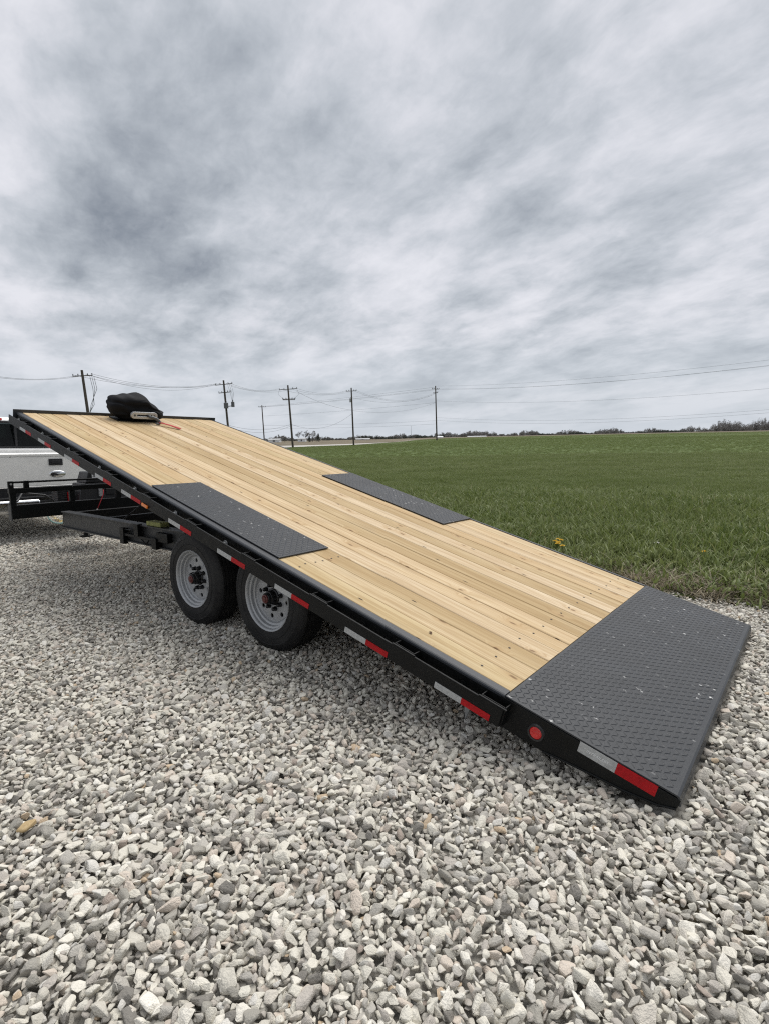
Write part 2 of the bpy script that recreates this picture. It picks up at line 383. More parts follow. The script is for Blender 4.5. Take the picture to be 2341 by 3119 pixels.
blade_m = make_blade('grass_blade', (.080, .118, .026), (.140, .186, .046), (.235, .268, .108), (.38, .34, .20))
dead_m = make_blade('dead_grass_blade', (.28, .23, .155), (.40, .34, .24), (.50, .44, .33), (.20, .22, .08), .2)
def make_twig(name, a, b_):
    m, t, b = mat(name); oi = nd(t, 'ShaderNodeObjectInfo'); geo = nd(t, 'ShaderNodeNewGeometry')
    lk(t, ramp(t, noise(t, geo.outputs['Position'], .06, 5, .6), [(.3, a), (.7, b_)]), b.inputs['Base Color']); b.inputs['Roughness'].default_value = .95; b.inputs['Specular IOR Level'].default_value = .1
    return m
twig_m = make_twig('bare_twig_grey_brown', (.17, .165, .16), (.25, .24, .23))
ever_m = make_twig('dark_evergreen', (.05, .06, .052), (.085, .092, .078))
bush_m = make_twig('brown_brush', (.15, .15, .145), (.23, .22, .205))
bark_m = make_twig('grey_bark', (.07, .06, .055), (.12, .105, .095))

def make_glass():
    m, t, b = mat('tinted_cab_glass')
    b.inputs['Base Color'].default_value = (.01, .012, .012, 1); b.inputs['Roughness'].default_value = .05
    tr = nd(t, 'ShaderNodeBsdfTransparent', inp={0: (.20, .26, .25, 1)}); fr = nd(t, 'ShaderNodeFresnel', inp={0: 1.5})
    mx = nd(t, 'ShaderNodeMixShader'); lk(t, math_n(t, 'ADD', fr.outputs[0], .25, True), mx.inputs[0]); lk(t, tr.outputs[0], mx.inputs[1]); lk(t, b.outputs[0], mx.inputs[2])
    lk(t, mx.outputs[0], [n for n in t.nodes if n.type == 'OUTPUT_MATERIAL'][0].inputs[0]); return m
glass = make_glass()
def make_cover():
    m, t, b = mat('black_canvas_cover'); oc = ocoord(t)
    lk(t, ramp(t, noise(t, oc, 5, 5), [(.3, (.0022, .0028, .0045)), (.7, (.0045, .0055, .008))]), b.inputs['Base Color'])
    b.inputs['Roughness'].default_value = .7; b.inputs['Specular IOR Level'].default_value = .18
    bump(t, b, noise(t, mapping(t, oc, scale=(.6, .6, 2.0)), 6, 2, .4, .8), .35, .03); return m
canvas = make_cover()

# ------------------------------------------------------------------ scatter (geometry nodes, joined as one stuff object)
def proto(name, verts, faces, material, smooth=False):
    me = bpy.data.meshes.new(name); me.from_pydata(verts, [], faces); me.update(); me.materials.append(material)
    if smooth: me.polygons.foreach_set('use_smooth', [True] * len(me.polygons))
    return bpy.data.objects.new(name, me)
def scatter(name, pts, rots, scls, idx, protos, label, cat):
    me = bpy.data.meshes.new(name); me.vertices.add(len(pts)); me.vertices.foreach_set('co', np.asarray(pts, np.float32).ravel())
    a = me.attributes.new('rot', 'FLOAT_VECTOR', 'POINT'); a.data.foreach_set('vector', np.asarray(rots, np.float32).ravel())
    a = me.attributes.new('scl', 'FLOAT_VECTOR', 'POINT'); a.data.foreach_set('vector', np.asarray(scls, np.float32).ravel())
    a = me.attributes.new('idx', 'INT', 'POINT'); a.data.foreach_set('value', np.asarray(idx, np.int32))
    o = bpy.data.objects.new(name, me); COL.objects.link(o)
    g = bpy.data.node_groups.new(name, 'GeometryNodeTree')
    g.interface.new_socket('Geometry', in_out='INPUT', socket_type='NodeSocketGeometry'); g.interface.new_socket('Geometry', in_out='OUTPUT', socket_type='NodeSocketGeometry')
    gi = g.nodes.new('NodeGroupInput'); go = g.nodes.new('NodeGroupOutput')
    ip = g.nodes.new('GeometryNodeInstanceOnPoints'); jn = g.nodes.new('GeometryNodeJoinGeometry')
    for p in protos:
        oi = g.nodes.new('GeometryNodeObjectInfo'); oi.inputs['Object'].default_value = p; oi.inputs['As Instance'].default_value = True
        g.links.new(oi.outputs['Geometry'], jn.inputs[0])
    def attr(nm, dt):
        n = g.nodes.new('GeometryNodeInputNamedAttribute'); n.data_type = dt; n.inputs['Name'].default_value = nm; return n.outputs['Attribute']
    e2r = g.nodes.new('FunctionNodeEulerToRotation'); g.links.new(attr('rot', 'FLOAT_VECTOR'), e2r.inputs[0])
    g.links.new(gi.outputs[0], ip.inputs['Points']); g.links.new(jn.outputs[0], ip.inputs['Instance'])
    ip.inputs['Pick Instance'].default_value = True; g.links.new(attr('idx', 'INT'), ip.inputs['Instance Index'])
    g.links.new(e2r.outputs[0], ip.inputs['Rotation']); g.links.new(attr('scl', 'FLOAT_VECTOR'), ip.inputs['Scale'])
    g.links.new(ip.outputs[0], go.inputs[0])
    md = o.modifiers.new('scatter', 'NODES'); md.node_group = g
    return tag(o, label, cat, kind='stuff')

# ------------------------------------------------------------------ ground sheets
def grid_sheet(name, xs, ys, material, zoff, keep=None, kind='structure', jitter=None):
    X, Y = np.meshgrid(xs, ys); Z = ground(X, Y) + zoff
    v = np.stack([X.ravel(), Y.ravel(), Z.ravel()], 1); nx, ny = len(xs), len(ys)
    f = []
    for j in range(ny - 1):
        for i in range(nx - 1):
            if keep is None or keep(.5 * (xs[i] + xs[i + 1]), .5 * (ys[j] + ys[j + 1])): f.append((j * nx + i, j * nx + i + 1, (j + 1) * nx + i + 1, (j + 1) * nx + i))
    me = bpy.data.meshes.new(name); me.from_pydata(v.tolist(), [], f); me.update(); me.materials.append(material)
    me.polygons.foreach_set('use_smooth', [True] * len(f))
    bm = bmesh.new(); bm.from_mesh(me); bmesh.ops.delete(bm, geom=[q for q in bm.verts if not q.link_faces], context='VERTS'); bm.to_mesh(me); bm.free()
    o = bpy.data.objects.new(name, me); COL.objects.link(o); o['kind'] = kind; return o
def geo_axis(lo, hi, n, p=2.6):
    k = np.linspace(-1, 1, n); a = np.sign(k) * np.abs(k) ** p; return np.where(a < 0, -a * lo, a * hi)
gr = grid_sheet('ground', geo_axis(-5000, 5000, 131), np.concatenate([-geo_axis(-300, 300, 41, 2)[::-1][:20][::-1] * -1 - 0 if False else np.linspace(-300, -5, 20), geo_axis(-1, 5000, 151)[76:]]), tan_m, -.05)
gr['label'] = 'tan dry crop land reaching to the horizon'
# gravel lot and green field as sheets laid in the trailer's own s / t directions
EDGE_T = 3.46
def edge_t(s): return EDGE_T + .06 * math.sin(s * 1.9) + .04 * math.sin(s * 5.3 + 1) + .03 * math.sin(s * 11)
def st_sheet(name, ss, tt, material, zoff):
    v = []; f = []
    for s in ss:
        for t in tt(s):
            w = O + Fd * s + Lt0 * t; v.append((w.x, w.y, gz(w.x, w.y) + zoff))
    n = len(tt(0))
    for i in range(len(ss) - 1):
        for j in range(n - 1): f.append((i * n + j, (i + 1) * n + j, (i + 1) * n + j + 1, i * n + j + 1))
    me = bpy.data.meshes.new(name); me.from_pydata(v, [], f); me.update(); me.materials.append(material)
    me.polygons.foreach_set('use_smooth', [True] * len(f))
    bm = bmesh.new(); bm.from_mesh(me); bmesh.ops.recalc_face_normals(bm, faces=bm.faces); bm.to_mesh(me); bm.free()
    o = bpy.data.objects.new(name, me); COL.objects.link(o); o['kind'] = 'structure'; return o
ss = np.concatenate([np.linspace(-60, -8, 14), np.linspace(-7, 16, 160), np.linspace(17, 60, 14)])
st_sheet('gravel_lot', ss, lambda s: np.concatenate([np.linspace(-40, -9, 9), np.linspace(-8, edge_t(s) + .12, 70)]), dirt_m, -.034)
FIELD_FAR = 300
def field_pt(x, y):
    return None
# green field: radial wedge beyond the lot's edge
v = []; f = []; angs = np.linspace(-.62, 1.25, 90); rad = np.concatenate([np.geomspace(3.2, 40, 46), np.geomspace(46, 320, 26)])
def in_field(x, y):
    s, t = st_of(x, y)
    if t < edge_t(s) + .05: return False
    a = x / max(y, .1)
    # road line on the left part
    ylim = np.interp(a, [-.6, -.176, -.0586, .009, .06, .2, .75], [85, 107, 127, 166, 215, 290, 320])
    return y < ylim
pol = np.zeros((len(rad), len(angs)), int) - 1
for i, r_ in enumerate(rad):
    for j, a_ in enumerate(angs):
        x, y = r_ * math.sin(a_), r_ * math.cos(a_); pol[i, j] = len(v); v.append((x, y, gz(x, y) - .012))
for i in range(len(rad) - 1):
    for j in range(len(angs) - 1):
        q = [pol[i, j], pol[i, j + 1], pol[i + 1, j + 1], pol[i + 1, j]]
        cx = sum(v[k][0] for k in q) / 4; cy = sum(v[k][1] for k in q) / 4
        if in_field(cx, cy): f.append(tuple(q))
fm = bpy.data.meshes.new('grass_field_ground'); fm.from_pydata(v, [], f); fm.materials.append(field_m)
fo = bpy.data.objects.new('field', fm); COL.objects.link(fo); fo['kind'] = 'structure'
# pale road
mb = MB(); near = [(-140, 30), (-60, 76), (-19, 108), (-7.5, 128), (1.5, 166), (14, 225)]; far = [(-150, 78), (-66, 122), (-24.5, 143), (-9.3, 154), (1.9, 176), (14.6, 232)]
for k in range(len(near) - 1):
    N = 8
    for q in range(N):
        a0, a1 = q / N, (q + 1) / N
        def ip(L, a): return (L[k][0] * (1 - a) + L[k + 1][0] * a, L[k][1] * (1 - a) + L[k + 1][1] * a)
        vs = [ip(near, a0), ip(near, a1), ip(far, a1), ip(far, a0)]
        mb.add([(x, y, gz(x, y) + .02) for x, y in vs], [(0, 1, 2, 3)])
ro = mb.build('road', road_m); ro['kind'] = 'structure'

# ------------------------------------------------------------------ gravel stones
def stone_proto(i):
    r_ = random.Random(100 + i); bm = bmesh.new()
    ax = (1, r_.uniform(.66, .95), r_.uniform(.48, .75))
    for k in range(r_.choice((11, 13, 15, 18))):
        while True:
            p = Vector((r_.gauss(0, 1), r_.gauss(0, 1), r_.gauss(0, 1)))
            if p.length > .1: break
        p.normalize(); p *= r_.uniform(.82, 1.05)
        bm.verts.new((p.x * ax[0] * .5, p.y * ax[1] * .5, p.z * ax[2] * .5))
    bmesh.ops.convex_hull(bm, input=bm.verts[:])
    bmesh.ops.delete(bm, geom=[q for q in bm.verts if not q.link_faces], context='VERTS')
    bmesh.ops.dissolve_limit(bm, angle_limit=R(14), verts=bm.verts, edges=bm.edges)
    bmesh.ops.bevel(bm, geom=bm.edges[:], offset=.035, segments=1, affect='EDGES', profile=.6)
    me = bpy.data.meshes.new('stone'); bm.to_mesh(me); bm.free(); me.materials.append(stone_m)
    me.polygons.foreach_set('use_smooth', [True] * len(me.polygons)); me.set_sharp_from_angle(angle=R(32))
    return bpy.data.objects.new('stone', me)
stones = [stone_proto(i) for i in range(20)]
PT, RO, SCL, IX = [], [], [], []
def gravel_layer(r0, r1, cell, smin, smax, mode, lift, keep=1.0, tilt=.38):
    # jittered grid laid over the lot, cut to a ring sector round the camera foot
    n = int(2 * r1 / cell); gx, gy = np.meshgrid(np.arange(n), np.arange(n))
    x = (gx.ravel() + rng.uniform(-.42, .42, n * n) + .5 * (gy.ravel() % 2)) * cell - r1; y = (gy.ravel() + rng.uniform(-.42, .42, n * n)) * cell - r1 + 1
    rr = np.hypot(x, y); aa = np.arctan2(x, y); k = (rr >= r0) & (rr < r1) & (aa > (-1.5 if r1 < 9 else -1.3)) & (aa < 1.15) & (rng.random(n * n) < keep)
    x, y = x[k], y[k]; n = len(x); s, t = st_of(x, y); et = EDGE_T + .06 * np.sin(s * 1.9)
    k = t < et + .12 - rng.random(n) ** 2 * .35
    thin = smooth(2.6, 3.1, t) * (.30 + .45 * np.sin(x * 5.1) * np.sin(y * 4.3)); k &= rng.random(n) > thin
    k &= ~((s > -.01) & (s < .22) & (t > -.01) & (t < 2.44))
    x, y = x[k], y[k]; n = len(x)
    patch = 1 + .10 * np.sin(x * 2.3 + 1.1 * np.sin(y * 1.7)) * np.sin(y * 2.9 + x)
    d = (smin + (smax - smin) * rng.beta(1.5, mode, n)) * patch
    z = ground(x, y) + rng.uniform(-.25, .20, n) * d * .5 + lift
    PT.append(np.stack([x, y, z], 1))
    tiltv = rng.normal(0, tilt, (n, 2)); RO.append(np.stack([tiltv[:, 0], tiltv[:, 1], rng.uniform(0, 6.283, n)], 1))
    SCL.append(np.stack([d * rng.uniform(.9, 1.4, n), d * rng.uniform(.8, 1.1, n), d * rng.uniform(.75, 1.15, n)], 1)); IX.append(rng.integers(0, len(stones), n))
gravel_layer(.35, 3.2, .0215, .024, .045, 2.0, -.011)
gravel_layer(.35, 3.2, .033, .025, .090, 4.0, .003, .95, .42)
gravel_layer(3.2, 5.4, .0215, .023, .042, 2.0, -.010)
gravel_layer(3.2, 5.4, .032, .024, .076, 4.4, .002, .92, .42)
gravel_layer(5.4, 8.4, .025, .025, .044, 2.0, -.010)
gravel_layer(5.4, 8.4, .032, .024, .066, 4.2, .002, .88, .42)
gravel_layer(8.4, 17.0, .044, .040, .070, 2.4, -.007)
gravel_layer(8.4, 17.0, .054, .034, .068, 2.8, .003, .75)
scatter('gravel', np.concatenate(PT), np.concatenate(RO), np.concatenate(SCL), np.concatenate(IX), stones, 'loose pale grey crushed limestone gravel covering the lot', 'gravel')
def single_stone(name, s, t, size, material, label, i=3, rz=.4):
    o = bpy.data.objects.new(name, stones[i].data.copy()); COL.objects.link(o); o.data.materials.clear(); o.data.materials.append(material)
    w = st_world(s, t, .03); o.location = (w.x, w.y, gz(w.x, w.y) + .022); o.scale = size; o.rotation_euler = (.1, -.15, rz)
    return tag(o, label, 'stone')
single_stone('stone', 1.838, -1.522, (.078, .055, .052), ochre, 'ochre yellow stone larger than its grey neighbours near the picture\'s left edge')

# ------------------------------------------------------------------ grass
def blade_clump(i, n, rad, h, w, bend, material, seg=3):
    r_ = random.Random(i * 17 + n); v = []; f = []
    for k in range(n):
        a = r_.uniform(0, 6.283); rr = rad * math.sqrt(r_.random()); x0, y0 = rr * math.cos(a), rr * math.sin(a)
        d = r_.uniform(0, 6.283); hh = h * r_.uniform(.55, 1.15); bd = bend * r_.uniform(.3, 1.4) * hh; ww = w * r_.uniform(.7, 1.3)
        px, py = -math.sin(d) * ww / 2, math.cos(d) * ww / 2; b = len(v)
        for q in range(seg + 1):
            u = q / seg; ox, oy = math.cos(d) * bd * u * u, math.sin(d) * bd * u * u; z = hh * u * (1 - .30 * bend * u * u); tw = 1 - u ** 1.6 * .93
            v += [(x0 + ox - px * tw, y0 + oy - py * tw, z), (x0 + ox + px * tw, y0 + oy + py * tw, z)]
        for q in range(seg): f.append((b + 2 * q, b + 2 * q + 1, b + 2 * q + 3, b + 2 * q + 2))
    return proto('grass_clump', v, f, material, True)
clA = [blade_clump(i, 72, .12, .145, .0030, .6, blade_m) for i in range(6)]
clB = [blade_clump(20 + i, 150, .27, .15, .0055, .6, blade_m) for i in range(5)]
clC = [blade_clump(40 + i, 190, .80, .16, .020, .6, blade_m) for i in range(4)]
clD = [blade_clump(60 + i, 45, .13, .13, .006, 1.5, dead_m) for i in range(4)]
GP, GRt, GS, GI = [], [], [], []
DAND = ((2.198, 4.342), (2.212, 4.487), (2.109, 4.20), (2.022, 4.123), (.632, 4.64), (.344, 5.582), (1.154, 4.838))
def grass_zone(r0, r1, dens, base, nvar, sc, hs=1.0):
    n = int(dens * .5 * (r1 * r1 - r0 * r0) * 1.65); rr = np.sqrt(rng.uniform(r0 * r0, r1 * r1, n)); aa = rng.uniform(-.5, 1.15, n)
    x = rr * np.sin(aa); y = rr * np.cos(aa)
    s, t = st_of(x, y); et = EDGE_T + .06 * np.sin(s * 1.9) + .04 * np.sin(s * 5.3 + 1) + .03 * np.sin(s * 11)
    a = x / np.maximum(y, .1); yl = np.interp(a, [-.6, -.176, -.0586, .009, .06, .2, .75], [85, 107, 127, 166, 215, 290, 320])
    k = (t > et + .68 + .12 * np.sin(s * 3.7) + .10 * rng.random(n)) & (y < yl - .5)
    for (ds, dt) in DAND:           # the flowers stand in small gaps
        k &= np.hypot((s - ds) / .8, t - dt + .16) > .24
    x, y, t, et = x[k], y[k], t[k], et[k]; n = len(x)
    pn = np.sin(x * .9 + 1.3 * np.sin(y * .7)) * np.sin(y * 1.1 + np.sin(x * .5)) + .5 * np.sin(x * 2.7 + y * 1.9) * np.sin(y * 2.3 - x)
    h = sc * (1 + .22 * pn + rng.normal(0, .14, n)) * (.45 + .55 * smooth(.5, 2.0, t - et)); h = np.clip(h, .35 * sc, 2 * sc)
    GP.append(np.stack([x, y, ground(x, y) - .015], 1)); GRt.append(np.stack([rng.normal(0, .10, n), rng.normal(0, .10, n), rng.uniform(0, 6.283, n)], 1))
    ws = sc * rng.uniform(.85, 1.25, n); GS.append(np.stack([ws, ws, h * hs], 1)); GI.append(base + rng.integers(0, nvar, n))
grass_zone(3.8, 13, 330, 0, 6, 1.0)
grass_zone(13, 42, 46, 6, 5, 1.0)
grass_zone(42, 130, 5.0, 11, 4, 1.0)
grass_zone(130, 315, 2.4, 11, 4, 1.0, .6)
scatter('grass', np.concatenate(GP), np.concatenate(GRt), np.concatenate(GS), np.concatenate(GI), clA + clB + clC, 'tall green grass filling the field beside the gravel lot', 'grass')
n = 7000; s = rng.uniform(-14, 10, n); et = EDGE_T + .06 * np.sin(s * 1.9) + .04 * np.sin(s * 5.3 + 1) + .03 * np.sin(s * 11)
t = et + np.where(rng.random(n) < .75, rng.uniform(.06, .62, n), rng.uniform(.5, 2.4, n)); x = O.x + Fd.x * s + Lt0.x * t; y = O.y + Fd.y * s + Lt0.y * t
sc = rng.uniform(.7, 1.4, n)
scatter('dead_grass', np.stack([x, y, ground(x, y) - .01], 1), np.stack([rng.normal(.1, .2, n), rng.normal(.0, .2, n), rng.uniform(0, 6.28, n)], 1), np.stack([sc, sc, sc * .9], 1), rng.integers(0, 4, n), clD,
        'matted tan dead grass along the edge between gravel and field', 'dead grass')

# ------------------------------------------------------------------ the trailer
TR = tag(empty('tilt_deck_trailer', BASE), 'black flatbed trailer tilted down onto gravel with pale pine plank deck', 'trailer')
W_, L_, TAIL, M0, M1, MW = 2.44, 6.715, .73, 2.357, 3.931, .487
NP = 16; W0, W1 = .052, 2.405; PW = (W1 - W0) / NP
def deckpart(mb, name, material, **kw): return mb.build(name, material, TR, local=DECK, **kw)
def screw_mesh():
    mb = MB(); mb.lathe([(0, .0001), (.0012, .0055), (.0006, .0065)], 10, 'Z'); me = bpy.data.meshes.new('screw'); me.from_pydata(mb.v, [], mb.f); me.materials.append(screw_m); return me
screw_me = screw_mesh()
plank_i = 0
def plank(i, s0, s1, rows):
    a, b = W0 + i * PW, W0 + (i + 1) * PW; g = random.choice((.0012, .0016, .002, .0026, .0045))
    dz = random.uniform(-.002, .0015)
    mb = MB(); c = .004
    poly = [(a + g, -.038), (b - g, -.038), (b - g, dz - c), (b - g - c, dz), (a + g + c, dz), (a + g, dz - c)]
    # split lengthwise so that small warps can be modelled
    nseg = max(2, int((s1 - s0) / .5)); n = len(poly); base = len(mb.v)
    for k in range(nseg + 1):
        y = s0 + (s1 - s0) * k / nseg; wz = random.uniform(-.0012, .0012); wx = random.uniform(-.0008, .0008)
        mb.v += [(p[0] + wx, y, p[1] + (wz if p[1] > -.03 else 0)) for p in poly]
    for k in range(nseg):
        for q in range(n): mb.f.append((k * n + q, k * n + (q + 1) % n, (k + 1) * n + (q + 1) % n, (k + 1) * n + q))
    mb.f += [tuple(range(n))[::-1], tuple(nseg * n + q for q in range(n))]
    o = deckpart(mb, 'plank', wood)
    for y in rows:
        if s0 + .02 < y < s1 - .02:
            for fx in ((.28, .74) if y > 1.2 else (.5,)):
                sc_ = bpy.data.objects.new('screw', screw_me); COL.objects.link(sc_); sc_.parent = o
                sc_.location = (a + PW * fx + random.uniform(-.006, .006), y + random.uniform(-.012, .012), dz + .0013)
    return o
for i in range(NP):
    rows = (.93, 2.22) if i < 3 else (.93,)
    if i < 3 or i >= NP - 3:
        plank(i, TAIL + .003, M0 + .012, rows); plank(i, M1 - .012, L_ - .004, rows)
    else: plank(i, TAIL + .003, L_ - .004, rows)

def lugs(x0, x1, y0, y1, z, pitch=.0265):
    """raised tread lugs, alternating direction, one mesh"""
    mb = MB(); nx = int((x1 - x0) / pitch); ny = int((y1 - y0) / pitch)
    for i in range(nx):
        for j in range(ny):
            cx = x0 + (i + .5) * (x1 - x0) / nx; cy = y0 + (j + .5) * (y1 - y0) / ny
            a = R(45) if (i + j) % 2 else R(-45); ca, sa = math.cos(a), math.sin(a); l, w, h = .0165, .0036, .0024
            pts = [(-l, 0, 0), (-l * .6, -w, 0), (l * .6, -w, 0), (l, 0, 0), (l * .6, w, 0), (-l * .6, w, 0), (-l * .6, 0, h), (l * .6, 0, h)]
            mb.add([(cx + p[0] * ca - p[1] * sa, cy + p[0] * sa + p[1] * ca, z + p[2]) for p in pts],
                   [(0, 1, 6), (1, 2, 7, 6), (2, 3, 7), (3, 4, 7), (4, 5, 6, 7), (5, 0, 6)])
    return mb
# tail plate with its bent rear lip
mb = MB(); prof = [(TAIL, 0.0), (.022, 0.0), (.008, -.005), (-.022, -.048), (-.030, -.044), (-.026, -.05), (.0, -.0115), (.022, -.008), (TAIL, -.008)]
mb.prism([(p[0], p[1]) for p in [(TAIL, 0.0), (.014, 0.0), (.004, -.003), (-.010, -.036), (-.003, -.040), (.008, -.011), (.014, -.008), (TAIL, -.008)]], 0, W_, 0)
tp = deckpart(mb, 'tail_plate', plate_m, bevel=.0015); tp['label'] = 'grey tread plate tail with white chips'
tl = lugs(.012, W_ - .012, .03, TAIL - .012, -.0003).build('tread_pattern', plate_m, tp); tl['kind'] = 'stuff'
for k, (a, b) in enumerate(((.053, MW), (W_ - MW - .025, W_ - .034))):
    mb = MB(); mb.box(a, b, M0, M1, .005, .013); o = deckpart(mb, 'wheel_cover_plate', plate_m, bevel=.0015)
    q = lugs(a + .01, b - .01, M0 + .01, M1 - .01, .0127, .0255).build('tread_pattern', plate_m, o); q['kind'] = 'stuff'
    mb = MB(); mb.box(a + .003, b - .003, M0 + .013, M1 - .013, -.006, .0045); deckpart(mb, 'plate_support', dark_frame)
# perimeter channels
for x0, x1, out in ((0, .05, 0), (W_ - .033, W_, 1)):
    mb = MB(); d = .016
    if not out: poly = [(0.006, -.005), (x1, -.005), (x1, -.014), (.016, -.014), (.016, -.118), (x1, -.118), (x1, -.13), (0, -.13), (0, -.014)]
    else: poly = [(W_ - .006, -.005), (x0, -.005), (x0, -.014), (W_ - .016, -.014), (W_ - .016, -.118), (x0, -.118), (x0, -.13), (W_, -.13), (W_, -.014)]
    mb.prism(poly, TAIL + .002, L_, 1); deckpart(mb, 'shade_black_side_channel', black, bevel=.002)  # grey channel's shaded face: its shade is put into the black colour
    mb = MB(); q0, q1 = (-.0015, .0495) if not out else (x0 + .0005, W_ + .0015); b_ = .010
    if not out: mb.prism([(q0, -.016), (q0, -.006), (q0 + b_ * .4, -.001), (q0 + b_, .0025), (q1, .0025), (q1, -.0045), (q0 + b_, -.0045), (q0 + .0014, -.016)], TAIL + .003, L_ - .001, 1)
    else: mb.prism([(q1, -.016), (q1, -.006), (q1 - b_ * .4, -.001), (q1 - b_, .0025), (q0, .0025), (q0, -.0045), (q1 - b_, -.0045), (q1 - .0014, -.016)], TAIL + .003, L_ - .001, 1)
    deckpart(mb, 'edge_cap', edge_m)
mb = MB(); mb.prism([(L_, -.14), (L_ + .012, -.14), (L_ + .012, .034), (L_, .034)], -.03, W_ + .03, 0)
deckpart(mb, 'front_rail', edge_m, bevel=.002)
# tail side panels (tapered) with lamp, tape
poly = [(-.004, -.012), (TAIL + .02, -.010), (TAIL + .02, -.150), (.51, -.148), (.44, -.135), (.30, -.117), (.175, -.103), (.06, -.080), (0, -.054)]
for k, (a, b) in enumerate(((-.002, .012), (W_ - .012, W_ + .002))):
    mb = MB(); mb.prism(poly, a, b, 0); deckpart(mb, 'tail_side_panel', black, bevel=.002)
    mb = MB(); sg = -1 if k == 0 else 1; fx = a if k == 0 else b
    pts = [(fx + sg * .002, p[0], p[1] + .002) for p in poly[3:]]
    mb.tube(pts, .0045, 6); deckpart(mb, 'weld_bead', black)
for sgn, fx in ((-1, -.002), (1, W_ + .002)):
    lamp = empty('tail_lamp', DECK @ Matrix.Translation((fx, .558, -.083)), TR)
    mb = MB(); mb.lathe([(0, .0), (sgn * .004, .001), (sgn * .006, .024), (sgn * .003, .0275), (0, .0275)], 32, 'X'); mb.build('lens', red_lens, lamp, smooth=True, auto=40)
    mb = MB(); mb.lathe([(0, .0275), (sgn * .005, .028), (sgn * .006, .036), (0, .040)], 32, 'X'); mb.build('grommet', black_plastic, lamp, smooth=True, auto=40)
def tape(s0, s1, n0, n1, x, m, name='reflector_strip'):
    mb = MB(); mb.box(x - .0012, x + .0002, s0, s1, n0, n1); return deckpart(mb, name, m)
r1 = tape(.229, .381, -.054, -.007, -.0026, white_tape); tape(.077, .2285, -.054, -.007, -.0026, red_tape)
cu = bpy.data.curves.new('tape_print', 'FONT'); cu.body = 'INTRAILERS'; cu.size = .017; cu.align_x = 'CENTER'; cu.align_y = 'CENTER'; cu.shear = .25; cu.extrude = .00015
to = bpy.data.objects.new('tape_print', cu); COL.objects.link(to)
dg = bpy.context.evaluated_depsgraph_get(); me = bpy.data.meshes.new_from_object(to.evaluated_get(dg)); bpy.data.objects.remove(to)
me.materials.clear(); me.materials.append(white_print)
tm = bpy.data.objects.new('tape_print', me); COL.objects.link(tm); tm.parent = r1
tm.matrix_local = Matrix.Translation((-.0042, .305, -.031)) @ Matrix(((0, 0, -1, 0), (-1, 0, 0, 0), (0, 1, 0, 0), (0, 0, 0, 1)))
# rub rails, stake pockets, spools, reflective tape
spools = (6.62, 5.97, 5.34, 4.70, 4.07, 3.46, 2.83, 2.19, 1.57, .94); pockets = (6.30, 5.67, 5.06, 4.42, 3.79, 3.17, 2.51, 1.87, 1.26, .755)
refl = ((6.401, 6.241, 6.093), (5.904, 5.742, 5.595), (5.276, 5.108, 4.959), (4.64, 4.491, 4.348), (4.166, 4.010, 3.855), (3.443, 3.285, 3.141), (2.825, 2.669, 2.524), (2.229, 2.077, 1.928), (1.641, 1.489, 1.341), (1.047, .898, .748))
for sgn, e in ((-1, 0.0), (1, W_)):
    mb = MB(); xa, xb = e + sgn * .056, e + sgn * .067
    mb.prism([(.70, -.117), (.70, -.028), (L_ + .02, -.028), (L_ + .02, -.117)], xa, xb, 0); deckpart(mb, 'rub_rail', black, bevel=.002)
    for y in spools:
        mb = MB(); mb.tube([(e + sgn * .001, y, -.062), (xa - sgn * .0005, y, -.062)], .011, 12); sp_ = deckpart(mb, 'spool', zinc if y > 2.5 else black, smooth=True, auto=40)
        mb = MB(); mb.lathe([(0, .011), (0, .022), (sgn * .006, .022), (sgn * .006, .011)], 16, 'X', (e + sgn * .004, y, -.062)); mb.build('spool_flange', zinc if y > 2.5 else black, sp_)
    for y in pockets:
        mb = MB(); w = .062; x0, x1 = sorted((e + sgn * .0015, xa - sgn * .0005)); th = .005
        mb.box(x0, x1, y - w, y - w + th, -.118, -.020); mb.box(x0, x1, y + w - th, y + w, -.118, -.020)
        xo0, xo1 = sorted((xa - sgn * .006, xa - sgn * .001)); mb.box(xo0, xo1, y - w + th, y + w - th, -.118, -.020)
        deckpart(mb, 'stake_pocket', black, bevel=.0012)
        x0, x1 = sorted((xb - sgn * .009, xb + sgn * .0005))
        mb = MB(); mb.box(x0, x1, y - w - .008, y + w + .008, -.0275, -.0215); deckpart(mb, 'pocket_tab', black, bevel=.001)
    for k, (a, b, c) in enumerate(refl):
        xo = xb + sgn * .0011
        for s0, s1, mm in ((b, a, white_tape), (c, b - .0005, red_tape)):
            mb = MB(); mb.box(xo - .0008, xo + .0008, s0, s1, -.1145, -.083); deckpart(mb, 'reflector_strip', mm)
    mb = MB(); x0, x1 = sorted((xb + sgn * .0003, xb + sgn * .014)); mb.box(x0, x1, 3.735, 3.82, -.110, -.086); deckpart(mb, 'amber_marker_lamp', amber_lens, bevel=.004)
